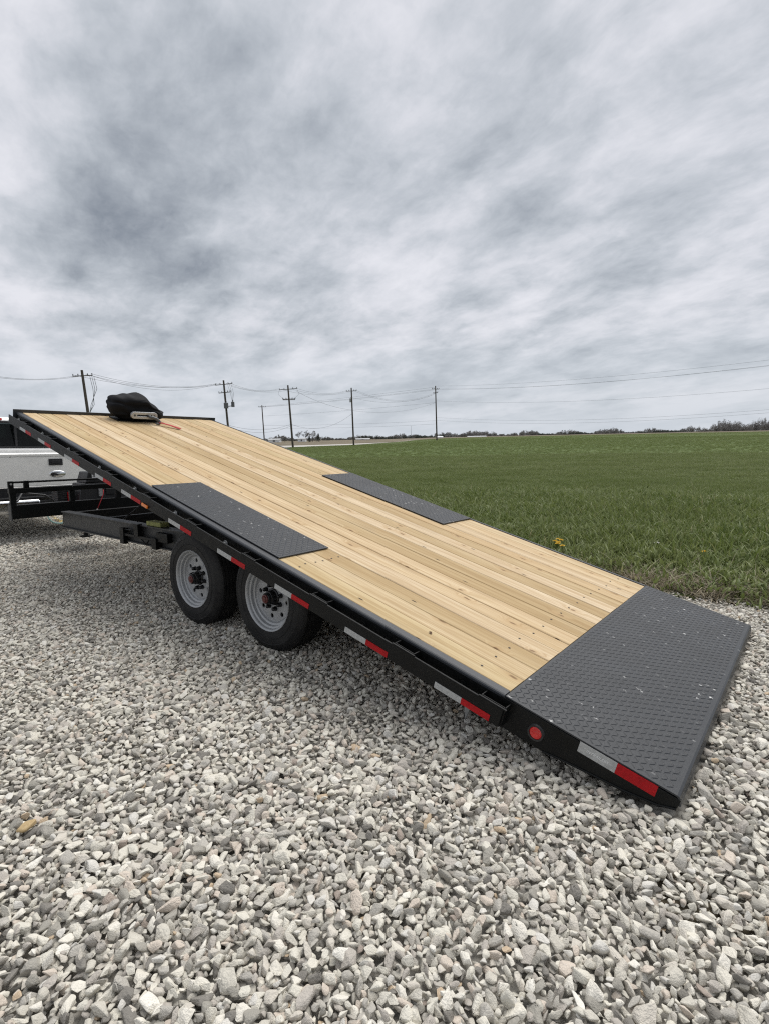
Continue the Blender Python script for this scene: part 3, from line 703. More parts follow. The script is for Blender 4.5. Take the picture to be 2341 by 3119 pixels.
# frame under the deck
k = 0; y = .95
while y < L_ - .1:
    if not (M0 - .02 < y < M1 + .02):
        mb = MB(); mb.box(.052, W_ - .036, y - .025, y + .025, -.125, -.040)
    else:
        mb = MB(); mb.box(.55, W_ - .55, y - .025, y + .025, -.125, -.040)
    deckpart(mb, 'crossmember', dark_frame); y += .42
for x in (.585, W_ - .66):
    mb = MB(); mb.prism([(.75, -.127), (.75, -.18), (1.4, -.27), (L_ - .3, -.27), (L_ - .02, -.2), (L_ - .02, -.127)], x, x + .075, 0); deckpart(mb, 'bed_beam', dark_frame, bevel=.003)
for x in (.52, W_ - .535):
    mb = MB(); mb.box(x, x + .012, M0 - .01, M1 + .01, -.20, -.010); deckpart(mb, 'wheel_well_wall', dark_frame)
mb = MB(); mb.box(.02, W_ - .02, TAIL - .04, TAIL - .02, -.145, -.009); deckpart(mb, 'tail_crossmember', dark_frame)
for x in np.linspace(.30, W_ - .30, 6):
    mb = MB(); mb.prism([(.03, -.045), (.03, -.012), (TAIL - .041, -.012), (TAIL - .041, -.13)], x, x + .010, 0); deckpart(mb, 'tail_rib', dark_frame)
mb = MB(); mb.prism([(.90, -.135), (.975, -.135), (.925, -.30)], .10, .110, 0); g = deckpart(mb, 'gusset', zinc)
# stationary frame: level beams along the ground frame
for x in (.42, W_ - .52):
    fb = empty('frame_beam', Matrix.Identity(4), TR)
    mb = MB(); mb.prism([(2.45, .475), (2.45, .66), (6.69, .645), (6.70, .470)], x + .035, x + .047, 0); mb.build('web', grey_beam, fb, bevel=.002)
    for z in (.462, .645):
        mb = MB(); mb.box(x, x + .10, 2.45, 6.66 if z > .5 else 6.74, z, z + .012); mb.build('flange', grey_beam, fb, bevel=.002)
mb = MB(); mb.box(.47, W_ - .47, 6.675, 6.76, .49, .63); mb.build('front_crossmember', dark_frame, TR, bevel=.003)
for y in (4.0, 5.0, 5.9):
    mb = MB(); mb.box(.47, W_ - .52, y, y + .06, .50, .62); mb.build('frame_crossmember', dark_frame, TR)
# latch assembly on the near beam
la = empty('bed_latch', Matrix.Identity(4), TR)
for args in ((.39, .44, 5.06, 5.14, .44, .60), (.39, .44, 4.76, 4.84, .545, .665), (.40, .425, 4.48, 5.13, .525, .55), (.385, .44, 4.42, 4.50, .455, .56), (.40, .445, 4.24, 4.44, .53, .615)):
    mb = MB(); mb.box(*args); mb.build('latch_bracket', black, la, bevel=.003)
mb = MB(); mb.tube([(.41, 5.08, .585), (.41, 4.80, .60)], .008, 8); mb.tube([(.412, 4.74, .52), (.412, 4.66, .48)], .007, 6); mb.tube([(.412, 4.60, .52), (.412, 4.65, .48)], .007, 6); mb.build('latch_rod', black, la, smooth=True)
mb = MB(); mb.box(.44, .53, 4.42, 4.68, .658, .70); o = mb.build('timber_block', mossy, TR, bevel=.004); o['label'] = 'mossy greenish timber block on the frame beam'
# inclined hydraulic lift and cross braces seen through the gap
mb = MB(); mb.tube([(1.0, 5.4, .52), (1.0, 4.2, .86)], .045, 14); mb.build('lift_cylinder', black, TR, smooth=True)
for a, b in (((.75, 5.9, .55), (.75, 5.0, .95)), ((.75, 4.6, .55), (.75, 5.2, .95))):
    mb = MB(); mb.tube([a, b], .010, 6); mb.build('brace_rod', dark_frame, TR)
# front cross beam with upper rail and rod
fbm = empty('front_beam', Matrix.Identity(4), TR)
mb = MB(); mb.box(.03, W_ - .03, 7.0, 7.08, .575, .738); mb.build('lower_beam', black, fbm, bevel=.004)
mb = MB(); mb.box(.013, W_ - .013, 7.0, 7.06, .875, .935); mb.build('upper_beam', black, fbm, bevel=.004)
for x in (.02, .665, 1.24, 1.81, W_ - .08):
    mb = MB(); mb.box(x, x + .06, 7.006, 7.054, .739, .8745); mb.build('post', black, fbm, bevel=.002)
mb = MB(); mb.box(.012, .022, 6.99, 7.09, .56, .745); mb.build('end_plate', grey_beam, fbm)
mb = MB(); mb.tube([(.03, 7.03, 1.005), (W_ - .05, 7.03, 1.005)], .012, 10); mb.build('top_rod', black, fbm, smooth=True)
for x in (.04, .20, 1.2, 2.2):
    mb = MB(); mb.box(x - .028, x + .028, 7.012, 7.048, .9355, 1.02); mb.build('rod_bracket', black, fbm, bevel=.004)
mb = MB(); mb.lathe([(-.006, 0.001), (-.006, .011), (0, .013)], 12, 'Y', (.04, 7.0115, .985)); mb.build('rod_bolt', alu, fbm)
for x in (.70, W_ - .80):
    mb = MB(); mb.prism([(x, 6.76), (x + .10, 6.76), (1.27, 8.55), (1.17, 8.55)] if x < 1.2 else [(x, 6.76), (x + .10, 6.76), (1.27, 8.55), (1.17, 8.55)], .48, .60, 2); mb.build('tongue_beam', black, TR, bevel=.004)
mb = MB(); mb.box(1.13, 1.31, 8.3, 8.86, .50, .61); mb.build('coupler', black, TR, bevel=.01)
mb = MB(); mb.tube([(1.22, 8.0, .14), (1.22, 8.0, 1.0)], .03, 12); mb.lathe([(0, .001), (0, .09), (.012, .09), (.012, .001)], 20, 'Z', (1.22, 8.0, .12)); mb.build('jack_leg', black, TR, smooth=True, auto=40)
mb = MB(); mb.box(.95, 1.75, 7.30, 8.0, .605, .617); mb.build('tongue_tray', dark_frame, TR)
# hydraulic power unit with cooling ribs and a red label
hp = empty('pump_unit', Matrix.Identity(4), TR)
mb = MB()
for k in range(6): mb.box(.80, .995, 7.78, 7.98, .668 + k * .027, .688 + k * .027)
mb.box(.81, .985, 7.79, 7.97, .66, .825); mb.build('ribbed_housing', black_plastic, hp, bevel=.003)
mb = MB(); mb.box(.925, .99, 7.770, 7.779, .672, .80); mb.build('red_panel', red_tape, hp)
mb = MB(); mb.box(.70, .98, 7.6, 8.0, .60, .66); mb.build('unit_bracket', dark_frame, hp)
mb = MB(); pts = [(.12 + .02 * k, 7.3 + .02 * k, .80 - .05 * math.sin(k * .5)) for k in range(12)] + [(.55, 7.5, .80), (.66, 7.55, .72), (.70, 7.6, .60)]
mb.tube(pts, .013, 8); mb.build('hose', black_plastic, TR, smooth=True)
mb = MB(); mb.tube([(.55 + .11 - .15 * math.cos(a), 7.35, .56 - .13 * math.sin(a)) for a in np.linspace(0, math.pi, 18)], .007, 8); mb.build('teal_cable', teal, TR, smooth=True)
mb = MB()
for k in range(9):
    c = Vector((.60 + .03 * k, 7.45, .53 - .09 * math.sin(math.pi * k / 8)))
    mb.tube([c + Vector((.014 * math.cos(a), .010 * math.sin(a) * (k % 2), .012 * math.sin(a))) for a in np.linspace(0, 6.283, 9)], .0045, 5, False)
mb.build('safety_chain', brass, TR, smooth=True)
mb = MB(); mb.tube([(1.06, 6.97, .86), (1.05, 6.96, .80), (1.0, 6.95, .70), (.955, 6.94, .615)], .005, 6); o = mb.build('pin_lanyard', red_web, TR, smooth=True)
mb = MB(); mb.tube([(.955, 6.94, .62), (.93, 6.94, .58)], .006, 8); mb.tube([(.93, 6.94, .60), (.97, 6.94, .605)], .007, 8); mb.build('lock_pin', alu, o, smooth=True)

# wheels
def make_wheel(side):
    """axis X; outer face towards -X for side=-1. Origin at the wheel centre on the outer tyre face."""
    w = empty('wheel', Matrix.Identity(4), TR); RT_, RR, WD = .375, .226, .235
    k = -side                       # inward direction
    prof = [(.020, RR - .006), (.006, RR + .004), (.001, RR + .03), (.0005, RR + .046), (-.0025, RR + .048), (-.0025, RR + .052), (.0002, RR + .054), (.0, RR + .07), (.003, RR + .092), (.001, RR + .095), (.002, RR + .099), (.006, RR + .105), (.016, RT_ - .022), (.030, RT_ - .006), (.040, RT_ - .001)]
    x = .040; groove = []
    for q in range(5):
        groove += [(x, RT_), (x + .020, RT_), (x + .021, RT_ - .009), (x + .027, RT_ - .009), (x + .028, RT_)]; x += .0295
    prof += groove + [(.195, RT_ - .001), (.205, RT_ - .006), (.219, RT_ - .022), (.229, RR + .105), (.235, RR + .06), (.229, RR + .004), (.215, RR - .006)]
    mb = MB(); mb.lathe([(k * a, r) for a, r in prof], 72, 'X'); ty = mb.build('tyre', rubber, w, smooth=True, auto=28)
    # tread sipes as small blocks on the shoulder
    mb = MB()
    for q in range(72):
        a = 2 * math.pi * q / 72; d = .010
        for xo, x1_ in ((.018, .038), (.197, .217)):
            vs = []
            for xx, rr in ((xo, RT_ - .020 if xo < .1 else RT_ - .002), (x1_, RT_ - .001 if xo < .1 else RT_ - .019)):
                for da in (-d, d):
                    for dr in (0, .0035): vs.append((k * xx, (rr + dr) * math.cos(a + da), (rr + dr) * math.sin(a + da)))
            mb.add(vs, [(0, 1, 3, 2), (4, 6, 7, 5), (1, 5, 7, 3), (0, 2, 6, 4), (0, 4, 5, 1), (2, 3, 7, 6)])
    q = mb.build('shoulder_tread', rubber, ty); q['kind'] = 'stuff'
    mb = MB(); mb.lathe([(k * .008, RR + .016), (k * .003, RR + .020), (k * .006, RR + .024)], 64, 'X'); mb.build('bead_ring', rubber, ty, smooth=True)
    rim = MB(); rim.lathe([(k * a, r) for a, r in ((.016, RR - .001), (.004, RR + .004), (.0, RR + .001), (.003, RR - .006), (.010, RR - .012), (.022, RR - .015), (.027, RR - .027), (.046, RR - .031), (.051, RR - .043), (.066, RR - .047), (.071, RR - .056), (.078, RR - .062))], 72, 'X')
    ri = rim.build('rim', silver_rim, w, smooth=True, auto=50)
    # disc with eight hand holes
    cv = bpy.data.curves.new('disc', 'CURVE'); cv.dimensions = '2D'; cv.fill_mode = 'BOTH'; cv.extrude = .004
    def circ(cx, cy, r, n):
        s_ = cv.splines.new('POLY'); s_.points.add(n - 1); s_.use_cyclic_u = True
        for q in range(n): s_.points[q].co = (cx + r * math.cos(6.28318 * q / n), cy + r * math.sin(6.28318 * q / n), 0, 1)
    circ(0, 0, RR - .054, 64)
    for q in range(8):
        a = 2 * math.pi * (q + .5) / 8; circ(.140 * math.cos(a), .140 * math.sin(a), .0165, 20)
    tmp = bpy.data.objects.new('disc', cv); COL.objects.link(tmp); dg = bpy.context.evaluated_depsgraph_get(); dg.update()
    me = bpy.data.meshes.new_from_object(tmp.evaluated_get(dg)); bpy.data.objects.remove(tmp); me.materials.clear(); me.materials.append(silver_rim)
    d_ = bpy.data.objects.new('disc', me); COL.objects.link(d_); d_.parent = w; d_.matrix_local = Matrix.Translation((k * .072, 0, 0)) @ Matrix.Rotation(math.pi / 2, 4, 'Y') @ Matrix.Rotation(.2, 4, 'Z')
    mb = MB(); mb.lathe([(k * a, r) for a, r in ((.17, .10), (.16, .155), (.10, .16))], 32, 'X'); mb.build('brake_drum', dark_frame, w, smooth=True)
    hb = MB(); hb.lathe([(k * a, r) for a, r in ((.070, .062), (.062, .058), (.058, .050), (.030, .048), (.022, .044), (.020, .040), (.000, .038), (-.004, .034), (-.004, .001))], 32, 'X'); h = hb.build('hub', lug_black, w, smooth=True, auto=35)
    mb = MB(); mb.lathe([(k * a, r) for a, r in ((-.0042, .031), (-.010, .030), (-.012, .025), (-.009, .021), (-.012, .019), (-.016, .018), (-.017, .001))], 12, 'X'); mb.build('hub_cap', hub_red, h, smooth=False)
    nut = MB(); nut.lathe([(k * a, r) for a, r in ((.070, .0175), (.064, .0175), (.060, .0150), (.046, .0145), (.038, .011), (.0345, .006), (.0335, .001))], 12, 'X')
    n0 = None
    for q in range(8):
        a = 2 * math.pi * (q + .25) / 8; lm = Matrix.Translation((0, .083 * math.cos(a), .083 * math.sin(a)))
        if n0 is None: n0 = nut.build('lug_nut', lug_black, w, local=lm, smooth=True, auto=50)
        else: copy_obj(n0, w, lm)
    return w
w1 = make_wheel(-1); w1.matrix_local = Matrix.Translation((.17, 3.487, .362)); w1['label'] = 'front wheel on the near side, silver steel rim'
w2 = copy_tree(w1, TR); w2.matrix_local = Matrix.Translation((.17, 2.573, .362)) @ Matrix.Rotation(.35, 4, 'X'); w2['label'] = 'rear wheel on the near side, silver steel rim'
w3 = make_wheel(1); w3.matrix_local = Matrix.Translation((W_ - .17, 3.487, .362))
w4 = copy_tree(w3, TR); w4.matrix_local = Matrix.Translation((W_ - .17, 2.573, .362))
for y in (3.487, 2.573):
    mb = MB(); mb.tube([(.36, y, .362), (W_ - .36, y, .362)], .045, 14); mb.build('axle', dark_frame, TR, smooth=True)
for x in (.45, W_ - .49):
    mb = MB(); mb.box(x, x + .06, 2.15, 3.9, .415, .455); mb.build('leaf_spring', dark_frame, TR)

# ------------------------------------------------------------------ winch under its cover, on the deck's front end
WN = tag(empty('winch', BASE @ DECK @ Matrix.Translation((1.205, 6.52, .004))), 'winch under a black canvas cover at the raised front end of the deck', 'winch')
bm = bmesh.new(); bmesh.ops.create_icosphere(bm, subdivisions=5, radius=1)
for q in bm.verts:
    d = q.co.copy(); x, y, z = d
    sx = math.copysign(abs(x) ** .62, x); sy = math.copysign(abs(y) ** .62, y); sz = math.copysign(abs(z) ** .58, z)
    topk = .5 + .5 * sz
    hgt = .182 + .012 * math.cos(3 * (sx + .25)) + .008 * math.sin(7 * sx + 1.0) + .005 * math.sin(13 * sx) - .080 * float(smooth(.15, 1.0, np.array(sx))) - .02 * float(smooth(.5, 1.0, np.array(-sx)))
    px = sx * (.345 + .0 * topk); py = sy * .165; pz = hgt * (1 + sz) * .82
    wr = .006 * math.sin(4 * sx + 6 * sz + 2 * sy) + .0025 * math.sin(13 * sx + 7 * sz * sx - 4 * sz) + .008 * math.sin(9 * sz + 3 * sx * sx - 2 * sy + 1) * (1 - .6 * topk)
    for (c0, c1, c2, wd_) in ((.05, .35, 2.2, .10), (-.45, .30, 3.1, .09), (.45, -.25, 2.6, .08)):
        wr -= .016 * math.exp(-((sz - c0 - c1 * math.sin(c2 * sx + c0 * 4)) / wd_) ** 2)
    low = 1 - .22 * (1 - topk) ** 2 * (1 if sx < 0 else .7)
    q.co = Vector((px * low + d.x * wr, py * (low) + d.y * wr, max(.0, pz + d.z * wr * .8)))
me = bpy.data.meshes.new('cover'); bm.to_mesh(me); bm.free(); me.materials.append(canvas); me.polygons.foreach_set('use_smooth', [True] * len(me.polygons))
o = bpy.data.objects.new('cover', me); COL.objects.link(o); o.parent = WN
mb = MB(); mb.box(-.26, .24, -.11, .12, 0, .012); mb.build('mount_plate', black, WN, bevel=.002)
# fairlead: rounded bar with a slot
cv = bpy.data.curves.new('fairlead', 'CURVE'); cv.dimensions = '2D'; cv.fill_mode = 'BOTH'; cv.extrude = .012; cv.bevel_depth = .006; cv.bevel_resolution = 3
def stad(hx, r, n=14):
    s_ = cv.splines.new('POLY'); P_ = [(hx + r * math.cos(a), r * math.sin(a)) for a in np.linspace(-math.pi / 2, math.pi / 2, n)] + [(-hx + r * math.cos(a), r * math.sin(a)) for a in np.linspace(math.pi / 2, 1.5 * math.pi, n)]
    s_.points.add(len(P_) - 1); s_.use_cyclic_u = True
    for q, p_ in enumerate(P_): s_.points[q].co = (*p_, 0, 1)
stad(.122, .036); stad(.085, .014)
tmp = bpy.data.objects.new('fairlead', cv); COL.objects.link(tmp); dg = bpy.context.evaluated_depsgraph_get(); dg.update()
me = bpy.data.meshes.new_from_object(tmp.evaluated_get(dg)); bpy.data.objects.remove(tmp); me.materials.clear(); me.materials.append(alu)
fl = bpy.data.objects.new('fairlead', me); COL.objects.link(fl); fl.parent = WN; fl.matrix_local = Matrix.Translation((.015, -.185, .095)) @ Matrix.Rotation(math.pi / 2, 4, 'X')
for x in (-.122, .122):
    mb = MB(); mb.lathe([(0, .001), (0, .012), (.004, .014)], 12, 'Y', (x + .015, -.2065, .095)); mb.build('bolt', hook_grey, fl if False else WN)
mb = MB(); mb.box(-.09, .12, -.175, -.165, .075, .115); mb.build('slot_backing', black_plastic, WN)
mb = MB(); mb.tube([(.055, -.19, .095), (.065, -.225, .095), (.085, -.245, .075)], [.012, .014, .014], 10)
mb.tube([(.05, -.235, .085), (.09, -.245, .088), (.135, -.255, .074), (.165, -.265, .050), (.175, -.275, .030), (.16, -.285, .018), (.13, -.28, .018), (.118, -.272, .03)], [.012, .017, .020, .019, .016, .014, .012, .007], 10)
mb.build('hook', hook_grey, WN, smooth=True)
mb = MB(); path = [(.165, -.275, .03), (.20, -.31, .028), (.25, -.37, .022), (.29, -.43, .014), (.315, -.50, .009)]
for (a, b) in zip(path[:-1], path[1:]):
    a, b = Vector(a), Vector(b); n_ = (b - a).cross(Vector((0, 0, 1))).normalized() * .021; u_ = Vector((0, 0, .006))
    mb.add([a - n_, a + n_, b + n_, b - n_, a - n_ + u_, a + n_ + u_, b + n_ + u_, b - n_ + u_], [(0, 3, 2, 1), (4, 5, 6, 7), (0, 1, 5, 4), (1, 2, 6, 5), (2, 3, 7, 6), (3, 0, 4, 7)])
mb.build('pull_strap', red_web, WN)

# ------------------------------------------------------------------ toolbox on the tongue
TB = tag(empty('tool_box', BASE @ Matrix.Translation((1.36, 7.62, .619))), 'black plastic tool box with silver latch and white sticker behind the raised deck', 'tool box')
mb = MB(); w0, w1_, h = .35, .30, .30
mb.add([(-w0, 0, 0), (w0, 0, 0), (w0, .34, 0), (-w0, .34, 0), (-w1_, .03, h), (w1_, .03, h), (w1_, .32, h), (-w1_, .32, h)], [(0, 3, 2, 1), (4, 5, 6, 7), (0, 1, 5, 4), (1, 2, 6, 5), (2, 3, 7, 6), (3, 0, 4, 7)])
mb.build('box', black_plastic, TB, bevel=.012)
mb = MB(); mb.prism([(-.245, .302), (.245, .302), (.20, .455), (-.195, .455)], .02, .33, 1); mb.build('lid', black_plastic, TB, bevel=.012)
mb = MB(); mb.box(-.08, -.03, -.004, .018, .10, .225); mb.build('latch', alu, TB, bevel=.006)
mb = MB(); mb.box(-.155, -.085, .012, .0185, .365, .425); mb.build('sticker', white_paint, TB)
for k in range(3):
    mb = MB(); mb.box(-.145 + .02 * k, -.133 + .02 * k, .0105, .0118, .38, .40 + .006 * (k % 2)); mb.build('sticker_mark', black_plastic, TB)
mb = MB(); mb.box(.02, .26, .0, .0195, .12, .21); mb.build('recessed_panel', black_plastic, TB, bevel=.006)

# ------------------------------------------------------------------ pickup truck ahead of the trailer
TK = tag(empty('pickup_truck', BASE @ Matrix.Translation((1.22, 9.0, 0))), 'silver white pickup truck hitched in front of the trailer, tailgate showing', 'pickup truck')
HW = .98
mb = MB()   # bed sides and floor
for sx in (-1, 1):
    def side(a): return sorted((sx * a, sx * HW))
    # wheel arch: polygon with arch cut
    arch = [(1.15 + .47 * math.cos(t_), .60 + .40 * math.sin(t_)) for t_ in np.linspace(math.pi, 0, 13)]
    poly = [(.0, .62)] + arch + [(2.20, .52), (2.20, 1.32), (.0, 1.32)]
    a, b = side(HW - .16); mb.prism(poly, a, b, 0)
mb.box(-HW + .16, HW - .16, .03, 2.2, .78, .83); mb.box(-HW + .16, HW - .16, 2.14, 2.2, .83, 1.32)
mb.build('bed', pearl, TK, bevel=.02)
tg = empty('tailgate', Matrix.Identity(4), TK)
mb = MB(); mb.prism([(-.035, .835), (-.04, 1.28), (-.028, 1.322), (.02, 1.33), (.03, 1.30), (.03, .835)], -.76, .76, 0); mb.build('panel', pearl, tg, bevel=.008)
mb = MB(); mb.prism([(-.046, 1.285), (-.050, 1.318), (-.030, 1.338), (.02, 1.338), (.02, 1.331), (-.03, 1.3225), (-.042, 1.285)], -.758, .758, 0); mb.build('top_trim', pearl, tg, bevel=.003)
mb = MB(); mb.box(-.085, .113, -.052, -.038, 1.145, 1.246); mb.build('handle_bezel', black_plastic, tg, bevel=.012)
mb = MB(); mb.box(-.05, .075, -.060, -.0525, 1.175, 1.215); mb.build('handle', black_plastic, tg, bevel=.005)
mb = MB(); mb.lathe([(-.012, .0001), (-.012, .09), (-.006, .112), (0, .118)], 40, 'Y'); mb.v = [(v_[0] + .03, v_[1] - .0365, v_[2] * .47 + 1.01) for v_ in mb.v]; mb.build('oval_badge', chrome, tg, smooth=True)
mb = MB(); mb.lathe([(-.003, .0001), (-.003, .010), (0, .011)], 12, 'Y', (-.59, -.0405, 1.285)); mb.build('lock', black_plastic, tg)
bp = empty('rear_bumper', Matrix.Identity(4), TK)
for a, b in ((-1.0, -.30), (.30, 1.0)):
    mb = MB(); mb.prism([(-.20, .45), (-.23, .50), (-.23, .62), (-.20, .655), (-.04, .655), (-.04, .45)], a, b, 0); mb.build('chrome_face', chrome, bp, bevel=.02)
mb = MB(); mb.box(-.299, .299, -.19, -.05, .44, .63); mb.build('hitch_recess', black_plastic, bp, bevel=.01)
mb = MB(); mb.box(-.98, .98, -.20, -.04, .657, .69); mb.build('step_pad', black_plastic, bp, bevel=.008)
mb = MB(); mb.box(-.97, .97, -.03, .02, .69, .82); mb.build('sill_panel', black_plastic, bp)
mb = MB(); mb.box(-.07, .09, -.202, -.196, .53, .655); lp = mb.build('licence_plate', white_paint, bp, bevel=.003)
for k in range(4):
    mb = MB(); mb.box(-.05 + .03 * k, -.035 + .03 * k, -.2045, -.203, .565, .625); mb.build('plate_mark', black_plastic, lp)
for sx in (-1, 1):
    mb = MB(); a, b = sorted((sx * .775, sx * .99)); mb.box(a, b, -.03, .06, .86, 1.28); mb.build('tail_lamp', red_lens, TK, bevel=.015)
# cab
cabp = empty('cab', Matrix.Identity(4), TK)
mb = MB()
mb.add([(-.97, 2.24, .5), (.97, 2.24, .5), (.97, 6.15, .5), (-.97, 6.15, .5), (-.97, 2.24, 1.43), (.97, 2.24, 1.43), (.95, 4.75, 1.38), (-.95, 4.75, 1.38), (.90, 6.15, 1.16), (-.90, 6.15, 1.16)],
       [(0, 3, 2, 1), (0, 1, 5, 4), (1, 2, 8, 6, 5), (2, 3, 9, 8), (3, 0, 4, 7, 9), (4, 5, 6, 7), (6, 8, 9, 7)])
mb.build('lower_body', pearl, cabp, bevel=.05)
mb = MB(); mb.add([(-.84, 2.36, 1.905), (.84, 2.36, 1.905), (.80, 3.9, 1.93), (-.80, 3.9, 1.93), (-.78, 2.42, 1.985), (.78, 2.42, 1.985), (.74, 3.8, 1.995), (-.74, 3.8, 1.995)], [(0, 3, 2, 1), (4, 5, 6, 7), (0, 1, 5, 4), (1, 2, 6, 5), (2, 3, 7, 6), (3, 0, 4, 7)])
mb.build('roof', pearl, cabp, bevel=.03)
for sx in (-1, 1):
    for (ya, za, yb, zb, wd) in ((2.27, 1.43, 2.38, 1.91, .09), (3.55, 1.40, 3.55, 1.92, .07), (4.72, 1.38, 3.85, 1.93, .06)):
        mb = MB(); xo, xi = sx * .94, sx * .82
        mb.add([(xo, ya, za), (xo - sx * .10, ya, za), (xi - sx * .06, yb, zb), (xi + sx * .02, yb, zb), (xo, ya + wd, za), (xo - sx * .10, ya + wd, za), (xi - sx * .06, yb + wd, zb), (xi + sx * .02, yb + wd, zb)],
               [(0, 1, 2, 3), (4, 7, 6, 5), (0, 3, 7, 4), (1, 5, 6, 2), (3, 2, 6, 7), (0, 4, 5, 1)]); mb.build('pillar', black_plastic, cabp)
    mb = MB(); mb.add([(sx * .935, 2.36, 1.43), (sx * .935, 4.72, 1.38), (sx * .83, 3.88, 1.91), (sx * .83, 2.45, 1.905)], [(0, 1, 2, 3)]); mb.build('side_window', glass, cabp)
mb = MB(); mb.add([(-.86, 2.265, 1.43), (.86, 2.265, 1.43), (.80, 2.375, 1.905), (-.80, 2.375, 1.905)], [(0, 1, 2, 3)]); rw = mb.build('rear_window', glass, cabp)
mb = MB(); mb.add([(-.88, 4.74, 1.385), (.88, 4.74, 1.385), (.78, 3.87, 1.92), (-.78, 3.87, 1.92)], [(0, 1, 2, 3)]); mb.build('windscreen', glass, cabp)
mb = MB()
for x in (-.23, .21): mb.box(x - .018, x + .018, 2.25, 2.30, 1.44, 1.88)
mb.box(-.86, .86, 2.245, 2.28, 1.425, 1.455); mb.box(-.83, .83, 2.34, 2.39, 1.865, 1.904); mb.build('window_frame', black_plastic, rw)
mb = MB(); mb.box(-.09, .045, 2.352, 2.40, 1.925, 1.965); mb.build('third_brake_lamp', red_lens, cabp, bevel=.006)
for sx in (-1, 1):
    mb = MB(); a, b = sorted((sx * .18, sx * .62)); mb.box(a, b, 2.9, 3.05, 1.2, 1.62); mb.box(a + .1, b - .1, 2.92, 3.03, 1.62, 1.80); mb.build('seat', black_plastic, cabp, bevel=.04)
mb = MB(); mb.tube([(.30, 4.6, 1.35), (.30, 4.5, 2.05), (.29, 4.46, 2.2)], .004, 6); mb.build('antenna', black_plastic, TK)
mb = MB(); mb.box(-.35, -.28, .3, 5.6, .48, .58); mb.box(.28, .35, .3, 5.6, .48, .58); mb.box(-.7, .7, 1.1, 1.2, .33, .43); mb.box(-.06, .06, -.25, .3, .46, .52); mb.build('chassis', dark_frame, TK)
mb = MB(); mb.tube([(0, -.22, .52), (0, -.22, .60)], .025, 12); mb.build('tow_ball', chrome, TK, smooth=True)
for (x, y) in ((-.98, 1.15), (.98, 1.15), (-.98, 5.0), (.98, 5.0)):
    k = 1 if x < 0 else -1
    wh = empty('wheel', Matrix.Translation((x + k * .02, y, .375)), TK)
    mb = MB(); mb.lathe([(k * a, r) for a, r in ((.02, .21), (.0, .25), (.004, .32), (.03, .378), (.06, .385), (.20, .385), (.23, .37), (.25, .3), (.24, .21))], 48, 'X'); mb.build('tyre', rubber, wh, smooth=True, auto=40)
    mb = MB(); mb.lathe([(k * a, r) for a, r in ((.02, .212), (.012, .205), (.05, .18), (.06, .12), (.03, .06), (.03, .001))], 32, 'X'); mb.build('rim', silver_rim, wh, smooth=True, auto=40)

# ------------------------------------------------------------------ utility poles and wires
PINFO = {}
def pole(key, px, pytop, pybase, depth, lean, h_arm, label, arms, extras=None, rad=.15):
    top = at(px, pytop, depth); bx, by = top.x, top.y
    zb = gz(bx, by) if pybase is None else min(at(px, pybase, depth).z, gz(bx, by) + .4)
    H = top.z - zb; b = Vector((bx + lean * H, by, zb - .3))
    e = tag(empty('utility_pole', Matrix.Translation(b)), label, 'utility pole', 'utility poles along the far road')
    v = top - b
    mb = MB(); mb.tube([(0, 0, 0), v * .5, v], [rad * 1.15, rad, rad * .8], 10); mb.build('pole', pole_wood, e, smooth=True, auto=50)
    d = v.normalized()
    for (dz, ln, tiltv, depth_dir) in arms:
        c = v - d * dz; ax = Vector((math.cos(depth_dir), math.sin(depth_dir), tiltv)).normalized()
        mb = MB(); a0, a1 = c - ax * ln, c + ax * ln; mb.tube([a0, a1], .075, 4); ar = mb.build('crossarm', pole_wood, e)
        for kx in (-.95, -.45, .5, .95):
            p_ = c + ax * ln * kx; mb = MB(); mb.tube([p_ + Vector((0, 0, .05)), p_ + Vector((0, 0, .17)), p_ + Vector((0, 0, .28))], [.04, .07, .045], 6); mb.build('insulator', porcelain, ar)
    PINFO[key] = (b + v, b, d)
    return e, v, d
def can(e, c, r, h, name='transformer'):
    mb = MB(); mb.lathe([(-h / 2, .001), (-h / 2, r), (h / 2, r), (h / 2 + .08, r * .6), (h / 2 + .08, .001)], 14, 'Z', c); mb.tube([Vector(c) + Vector((0, 0, h / 2)), Vector(c) + Vector((r * .3, 0, h / 2 + .35))], .05, 6); mb.build(name, zinc if r < .2 else porcelain, e, smooth=True, auto=40)
e, v, d = pole('p1', 249, 1127, None, 70, .054, 0, 'leaning utility pole with drooping cables, leftmost behind the raised deck', [(.7, 1.15, .06, .25)], rad=.19)
mb = MB()
for k in range(3):
    c = v - d * .8; a = c + Vector((.9 + .25 * k, 0, .05)); b = v - d * (5.6 + .3 * k)
    mb.tube([a, a + Vector((.25, 0, -1.6)), v - d * 4.3 + Vector((.95 - .2 * k, 0, 0)), b], .028, 5)
mb.build('drop_cable', wire_m, e, smooth=True)
mb = MB(); mb.tube([v - d * 6.5 + Vector((-.42, 0, 0)), v - d * 11.5 + Vector((-.42, 0, 0))], .08, 8); mb.build('cable_riser', pole_pale, e, smooth=True)
e, v, d = pole('p2', 681, 1158, None, 90, .04, 0, 'utility pole carrying two transformers behind the deck\'s far corner', [(.65, 1.35, .10, .2), (1.95, .95, .10, .2)], rad=.17)
can(e, v - d * 4.1 + Vector((.12, -.35, 0)), .36, .85); can(e, v - d * 3.9 + Vector((1.15, 0, 0)), .27, .8)
mb = MB(); mb.tube([v - d * 4.2, v - d * 4.1 + Vector((1.2, 0, 0))], .06, 6); mb.build('transformer_bracket', dark_frame, e)
mb = MB()
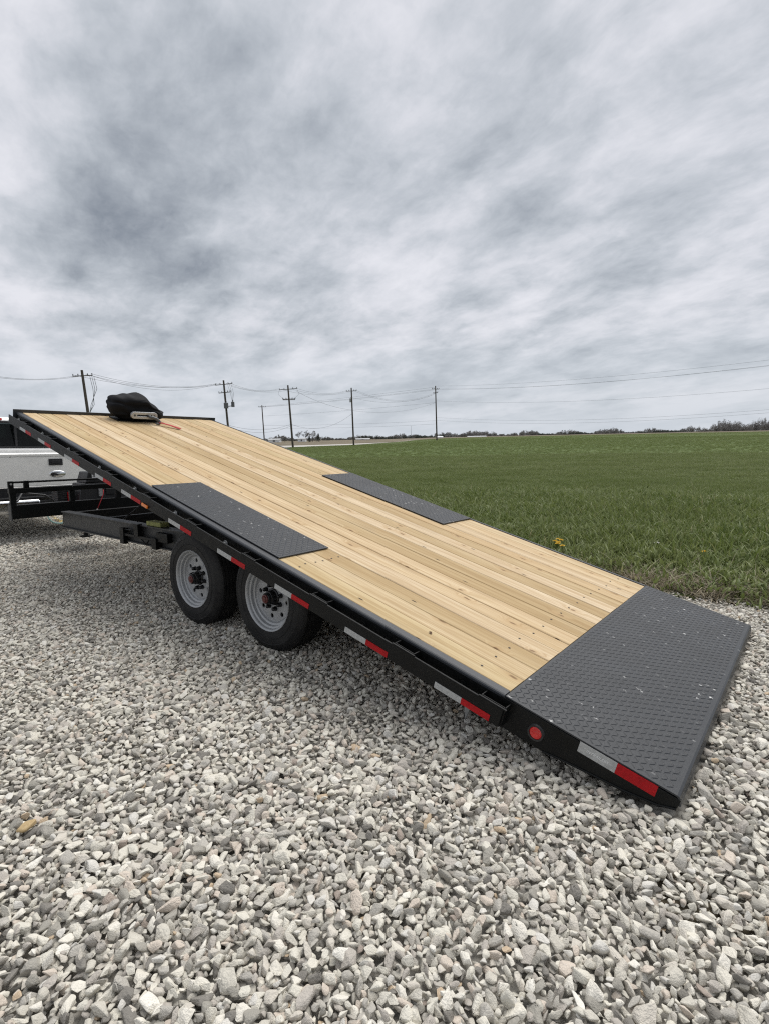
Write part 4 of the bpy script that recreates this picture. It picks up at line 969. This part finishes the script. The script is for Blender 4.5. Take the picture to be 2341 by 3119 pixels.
for k in range(3): mb.tube([v - d * .7 + Vector((1.2 - .3 * k, 0, 0)), v - d * 2.2 + Vector((1.45 - .25 * k, 0, 0)), v - d * 3.5 + Vector((1.1, 0, 0))], .02, 4)
mb.build('jumper_wire', wire_m, e, smooth=True)
e, v, d = pole('p6', 798, 1234, None, 165, .02, 0, 'small distant utility pole between the two poles with double crossarms', [(.5, 1.1, 0, .1)], rad=.17)
e, v, d = pole('p3', 877, 1173, 1359, 106, .04, 0, 'utility pole with two crossarm levels at the end of the pale road', [(.75, 1.75, .09, .3), (2.6, 1.25, .03, .3), (2.75, 1.2, .03, .5)], rad=.18)
mb = MB()
for k in (-1, 1): mb.tube([v - d * .8 + Vector((1.7 * k, 0, 0)), v - d * 1.7 + Vector((2.0 * k, 0, 0)), v - d * 2.5 + Vector((1.1 * k, 0, 0))], .02, 4)
mb.build('jumper_wire', wire_m, e, smooth=True)
e, v, d = pole('p4', 1070, 1181, 1352, 116, .014, 0, 'utility pole with a small transformer can, second from the right', [(.65, 1.1, .06, .2)], rad=.165)
can(e, v - d * 2.6 + Vector((-.30, 0, 0)), .19, .75)
e, v, d = pole('p5', 1325, 1175, 1340, 135, .018, 0, 'rightmost utility pole standing alone above the green field', [(.75, .9, -.03, .1), (1.7, .55, .15, .1)], rad=.165)
# off-frame poles that carry the spans on
e, v, d = pole('p7', 2700, 1050, None, 68, .0, 0, 'utility pole beyond the right picture edge', [(.75, .9, 0, .8)], rad=.165)
e, v, d = pole('p0', -260, 1080, None, 55, .02, 0, 'utility pole beyond the left picture edge', [(.7, 1.1, 0, 1.0)], rad=.17)
def wire(a, b, sag, r, label, group):
    pts = []
    for k in range(25):
        u_ = k / 24; p_ = a.lerp(b, u_); p_.z -= sag * 4 * u_ * (1 - u_); pts.append(p_)
    mb = MB(); mb.tube([p_ - a for p_ in pts], r, 4, False); o = mb.build('overhead_wire', wire_m, smooth=True); o.location = a
    tag(o, label, 'wire', group)
def below(key, dz, dx=0): t_, b_, d_ = PINFO[key]; return t_ - d_ * dz + Vector((dx, 0, 0))
def span(k0, k1, offs, label, group, r=.019):
    names = {1: [''], 2: ['upper of the two ', 'lower of the two '], 3: ['highest of the three ', 'middle of the three ', 'lowest of the three ']}.get(len(offs)) or (['highest of the '] + [w + ' highest of the ' for w in ('second', 'third', 'fourth', 'fifth')][:len(offs) - 2] + ['lowest of the '])
    for nm, (d0, x0, d1, x1, sag) in zip(names, sorted(offs)): wire(below(k0, d0, x0), below(k1, d1, x1), sag, r, nm + label, group)
span('p1', 'p2', [(.45, 1.1, .5, -1.1, 1.0), (.5, .4, .45, -.4, 1.15), (.6, -1.0, .5, .9, 1.1), (.7, 1.1, .6, -1.2, 1.35)], 'wires from the leftmost pole to the transformer pole', 'wires between leftmost pole and transformer pole')
span('p2', 'p3', [(.5, 1.1, .6, -1.6, .75), (.5, .4, .6, -.7, .85), (1.0, 1.2, .65, 1.4, .8)], 'wires from the transformer pole to the road end pole', 'wires between transformer pole and road end pole', .017)
span('p2', 'p3', [(7.2, 0, 7.4, 0, .9), (7.5, 0, 7.7, 0, 1.1)], 'low cables from the transformer pole to the road end pole', 'low cables left of the road end pole', .021)
span('p3', 'p4', [(.6, 1.6, .55, -1.0, .8), (.7, .7, .55, -.4, .95), (.75, -1.4, .6, .9, 1.0)], 'wires from the road end pole to the next pole right', 'wires between road end pole and small transformer pole', .017)
span('p3', 'p4', [(1.2, 1.6, 4.6, 0, .6), (7.4, 0, 5.3, 0, 1.8)], 'slack cables right of the road end pole', 'slack cables between road end pole and small transformer pole', .021)
span('p4', 'p5', [(.55, 1.0, 1.75, -.4, 1.9), (.6, .5, 1.75, .3, 2.1), (2.0, 0, 1.9, 0, 1.5), (4.7, 0, 4.0, 0, 1.2)], 'wires dipping left of the rightmost pole', 'wires between small transformer pole and rightmost pole', .016)
span('p6', 'p5', [(.4, -.8, .3, 0, .2), (.5, 0, .8, -.7, .3), (.5, .8, .85, .7, .35), (3.2, 0, 4.0, 0, .3), (6.0, 0, 8.4, 0, .3), (6.8, 0, 9.2, 0, .4)], 'wires from the small distant pole to the rightmost pole', 'wires between distant pole and rightmost pole', .019)
span('p5', 'p7', [(.05, 0, .05, 0, 1.1), (.75, .8, .75, .7, 1.2), (.78, -.8, .75, -.7, 1.3), (3.6, 0, 3.9, 0, 1.4), (7.6, 0, 6.6, 0, 1.5), (8.3, 0, 7.0, 0, 1.5)], 'wires running right from the rightmost pole', 'wires right of the rightmost pole', .014)
span('p0', 'p1', [(.5, 1.0, .7, -1.0, 1.0), (.5, 0, .7, 0, 1.1)], 'wires running left from the leftmost pole', 'wires left of the leftmost pole')

# ------------------------------------------------------------------ far trees, brush, barns
def bare_tree(px, pybase, h, depth, i, label, material=twig_m, dense=1.0):
    p_ = at(px, pybase, depth); x, y = p_.x, p_.y; z = min(gz(x, y), p_.z + 1.0)
    e = tag(empty('bare_tree', Matrix.Translation((x, y, z - .2))), label, 'tree', 'far trees on the horizon'); r_ = random.Random(i * 31)
    mb = MB(); mb.tube([(0, 0, 0), (r_.uniform(-.2, .2), 0, h * .25), (r_.uniform(-.5, .5), .1, h * .6)], [h * .022, h * .018, h * .008], 7)
    tw = MB()
    def grow(p0, d0, ln, rr, lvl):
        p1 = p0 + d0 * ln; (mb if lvl < 1 else tw).tube([p0, p0.lerp(p1, .5) + Vector((r_.uniform(-.06, .06), r_.uniform(-.06, .06), 0)) * ln, p1], [rr, rr * .8, rr * .55], 4 if lvl < 2 else 3, False)
        if lvl >= 4: return
        for q in range(int((3 if lvl else 4) * dense + .5)):
            f_ = r_.uniform(.45, 1.0); dd = (d0 + Vector((r_.gauss(0, .48), r_.gauss(0, .48), r_.gauss(.12, .28)))).normalized()
            grow(p0.lerp(p1, f_), dd, ln * r_.uniform(.52, .74), max(rr * .6, .035), lvl + 1)
    for q in range(5): 
        a = r_.uniform(0, 6.283); grow(Vector((0, 0, h * r_.uniform(.18, .5))), Vector((math.cos(a) * .55, math.sin(a) * .55, .8)).normalized(), h * .24, h * .010, 0)
    mb.build('trunk', bark_m, e, smooth=True, fix=False); tw.build('crown', material, e, smooth=True, fix=False)
def evergreen(px, pybase, h, depth, i, label):
    p_ = at(px, pybase, depth); e = tag(empty('evergreen_tree', Matrix.Translation((p_.x, p_.y, min(gz(p_.x, p_.y), p_.z + 1) - .2))), label, 'tree', 'far trees on the horizon')
    r_ = random.Random(i); mb = MB(); mb.tube([(0, 0, 0), (0, 0, h * .9)], [h * .025, h * .008], 6); mb.build('trunk', bark_m, e)
    v_, f_ = [], []
    for k in range(700):
        u_ = r_.random() ** .8; rad_ = h * .30 * (1 - u_) ** .7 * math.sqrt(r_.random()); a = r_.uniform(0, 6.283); c = Vector((rad_ * math.cos(a), rad_ * math.sin(a), h * (.06 + .94 * u_))); s_ = h * .035
        b = len(v_); 
        for q in range(3): v_.append(tuple(c + Vector((r_.gauss(0, s_), r_.gauss(0, s_), r_.gauss(0, s_ * .8)))))
        f_.append((b, b + 1, b + 2))
    mb = MB(); mb.v, mb.f = v_, f_; mb.build('crown', ever_m, e, fix=False)
TREES = [(930, 1341, 8, 330, 'leafless tree nearest right of the road end pole'), (912, 1341, 7.5, 340, 'small leafless tree just right of the road end pole'), (866, 1342, 5.5, 345, 'round leafless tree left of the road end pole'), (846, 1342, 6, 350, 'low leafless tree at the deck edge on the horizon'),
         (942, 1341, 7, 345, 'slim leafless tree in the middle of the far grove'), (952, 1340, 7.5, 335, 'broad leafless tree near the right end of the far grove')]
for i, (px, py, h, dp, lb) in enumerate(TREES): bare_tree(px, py, h, dp, i, lb)
evergreen(970, 1340, 5.0, 325, 5, 'dark round evergreen at the right end of the far grove'); evergreen(943, 1341, 3.6, 320, 6, 'small dark conical evergreen within the far grove')
# brush line and woods: one mass
def woods(name, segs, material, label, n_per_px, seed):
    r_ = np.random.default_rng(seed); V = []
    for (x0, y0, h0, x1, y1, h1, dp) in segs:
        m = dp / FPX; nc = max(3, int(abs(x1 - x0) / 2.2)); per = max(20, int(abs(x1 - x0) * n_per_px / nc))
        for c in range(nc):
            u_ = r_.random(); px = x0 + (x1 - x0) * u_; base = at(px, y0 + (y1 - y0) * u_, dp * r_.uniform(.97, 1.06))
            H = (h0 + (h1 - h0) * u_) * (.55 + .28 * math.sin(px * .05 + seed) + .17 * r_.random()); wd = r_.uniform(3, 9) * m; H *= r_.choice((1.0, .9, .7, .5))
            q = r_.normal(0, 1, (per, 3)); q /= np.linalg.norm(q, axis=1)[:, None]; q *= (r_.random(per) ** .4)[:, None]
            cen = np.stack([base.x + q[:, 0] * wd, base.y + q[:, 1] * wd, base.z - .3 + H * .5 + q[:, 2] * H * .52], 1)
            V.append((cen[:, None, :] + r_.normal(0, dp * .0006, (per, 3, 3))).reshape(-1, 3))
    V = np.concatenate(V); F_ = np.arange(len(V)).reshape(-1, 3)
    mb = MB(); mb.v, mb.f = V.tolist(), F_.tolist(); o = mb.build(name, material, fix=False); return tag(o, label, 'woods', kind='stuff')
D1 = 620
def hpx(px_h, dp): return px_h * dp / FPX
woods('brush_line', [(600, 1345, hpx(18, D1), 985, 1341, hpx(16, D1), D1), (985, 1341, hpx(14, D1), 1330, 1334, hpx(22, D1), D1), (1330, 1333, hpx(20, D1), 1640, 1327, hpx(20, D1), D1),
                     (1640, 1327, hpx(16, D1), 1900, 1321, hpx(22, D1), D1), (1900, 1321, hpx(16, D1), 2180, 1316, hpx(26, D1), D1), (2180, 1315, hpx(38, D1), 2900, 1304, hpx(42, D1), D1)], bush_m,
      'low brown band of leafless brush along the horizon', 55, 3)
woods('evergreen_line', [(1070, 1339, hpx(14, 600), 1330, 1333, hpx(15, 600), 600), (1340, 1332, hpx(15, 600), 1370, 1331, hpx(16, 600), 600), (1640, 1327, hpx(11, 600), 1800, 1324, hpx(12, 600), 600), (1930, 1320, hpx(10, 600), 2080, 1317, hpx(13, 600), 600)], ever_m,
      'dark evergreen strip on the horizon in front of the brush', 30, 8)
woods('woodlot', [(2165, 1315, hpx(40, 560), 2420, 1310, hpx(46, 560), 560), (1350, 1332, hpx(20, 590), 1500, 1329, hpx(22, 590), 590)], twig_m, 'taller grey brown leafless woods at the right end of the horizon', 90, 5)
def barn(px, py, w, h, dp, label, roofm=barn_roof):
    p_ = at(px, py, dp); e = tag(empty('barn', Matrix.Translation((p_.x, p_.y, min(p_.z, gz(p_.x, p_.y) + .6) - .3))), label, 'building', 'far farm buildings')
    mb = MB(); mb.box(-w / 2, w / 2, -3, 3, 0, h + .3); wl = mb.build('wall', white_paint, e)
    mb = MB(); mb.prism([(-3.3, h + .3), (3.3, h + .3), (0, h + .9)], -w / 2 - .3, w / 2 + .3, 0); mb.build('roof', roofm, e)
    mb = MB(); mb.box(-w * .1, w * .1, -3.05, -2.99, .3, h * .7 + .3); mb.build('door', porcelain, e)
barn(838, 1343, 6, 1.1, 300, 'small white shed at the horizon just above the deck edge'); barn(921, 1342, 4, 1.3, 300, 'tiny pale house in front of the far grove')
barn(1337, 1333, 3.5, .3, 330, 'low bright white building right of the rightmost pole', white_paint); barn(1105, 1338, 10, .3, 400, 'long low grey building behind the second pole from the right'); barn(1450, 1330, 14, .05, 420, 'long low pale shed on the horizon right of the poles', barn_roof)
mb = MB(); p_ = at(1251, 1336, 900); mb.tube([(0, 0, 0), (0, 0, 21)], [.35, .2], 5)
for k in range(3): mb.tube([(-.35, 0, 6 + 5 * k), (.35, 0, 6 + 5 * k)], .15, 4)
o = mb.build('radio_mast', zinc); o.location = p_; tag(o, 'thin grey radio mast on the horizon left of the rightmost pole', 'mast')

# ------------------------------------------------------------------ dandelions in the grass margin
def dandelion(s, t, h, yellow, label, group):
    w = st_world(s, t); e = tag(empty('dandelion', Matrix.Translation((w.x, w.y, gz(w.x, w.y)))), label, 'flower', group)
    mb = MB(); mb.tube([(0, 0, 0), (.006, 0, h * .6), (.0, .004, h)], .003, 5); mb.build('stem', stem_green, e)
    mb = MB(); r_ = random.Random(int(s * 1000))
    for k in range(26):
        a = 2.4 * k; rr = .029 * math.sqrt((k + 1) / 26); z = h + .016 * (1 - rr / .030); dx, dy = math.cos(a), math.sin(a)
        c = Vector((dx * rr, dy * rr, z)); q_ = Vector((-dy, dx, 0)) * .006; tip = c + Vector((dx, dy, .35)) * .010
        mb.add([Vector((dx * rr * .2, dy * rr * .2, h)), c - q_, tip, c + q_], [(0, 1, 2, 3)])
    mb.build('flower_head', yellow_petal if yellow else white_petal, e, fix=False)
G1 = 'yellow dandelions clustered beside the deck'
for (s_, t_) in ((2.198, 4.342), (2.212, 4.487), (2.109, 4.20), (2.157, 4.434), (2.135, 4.29)):
    dandelion(s_, t_, .215, True, 'yellow dandelion in the cluster growing beside the deck\'s far edge', G1)
dandelion(2.022, 4.123, .21, True, 'larger yellow dandelion just right of the cluster beside the deck', None)
dandelion(.632, 4.64, .21, True, 'lone yellow dandelion in the grass toward the picture\'s right', None)
dandelion(.344, 5.582, .22, False, 'white dandelion seed head farthest right in the grass', None)
dandelion(1.154, 4.838, .22, False, 'white dandelion seed head in the grass right of the deck', None)
# a dry leaf lying on the planks
LF = plain('dry_leaf_brown', (.10, .055, .025), .8, 0, .3, 60)
mb = MB(); prof_ = [(0, 0, 0), (.012, .012, .006), (.03, .014, .010), (.048, 0, .004), (.03, -.012, .009), (.012, -.010, .005)]
prof_ = [(a * .6, b * .6, c * .6) for a, b, c in prof_]; mb.add(prof_ + [(.015, .0, .001)], [(0, 1, 6), (1, 2, 6), (2, 3, 6), (3, 4, 6), (4, 5, 6), (5, 0, 6)])
lf = mb.build('dry_leaf', LF, fix=False); lf.matrix_world = BASE @ DECK @ Matrix.Translation((.1465, 1.2435, .004)) @ Matrix.Rotation(.9, 4, 'Z')
tag(lf, 'small curled brown leaf lying on the deck planks', 'leaf')
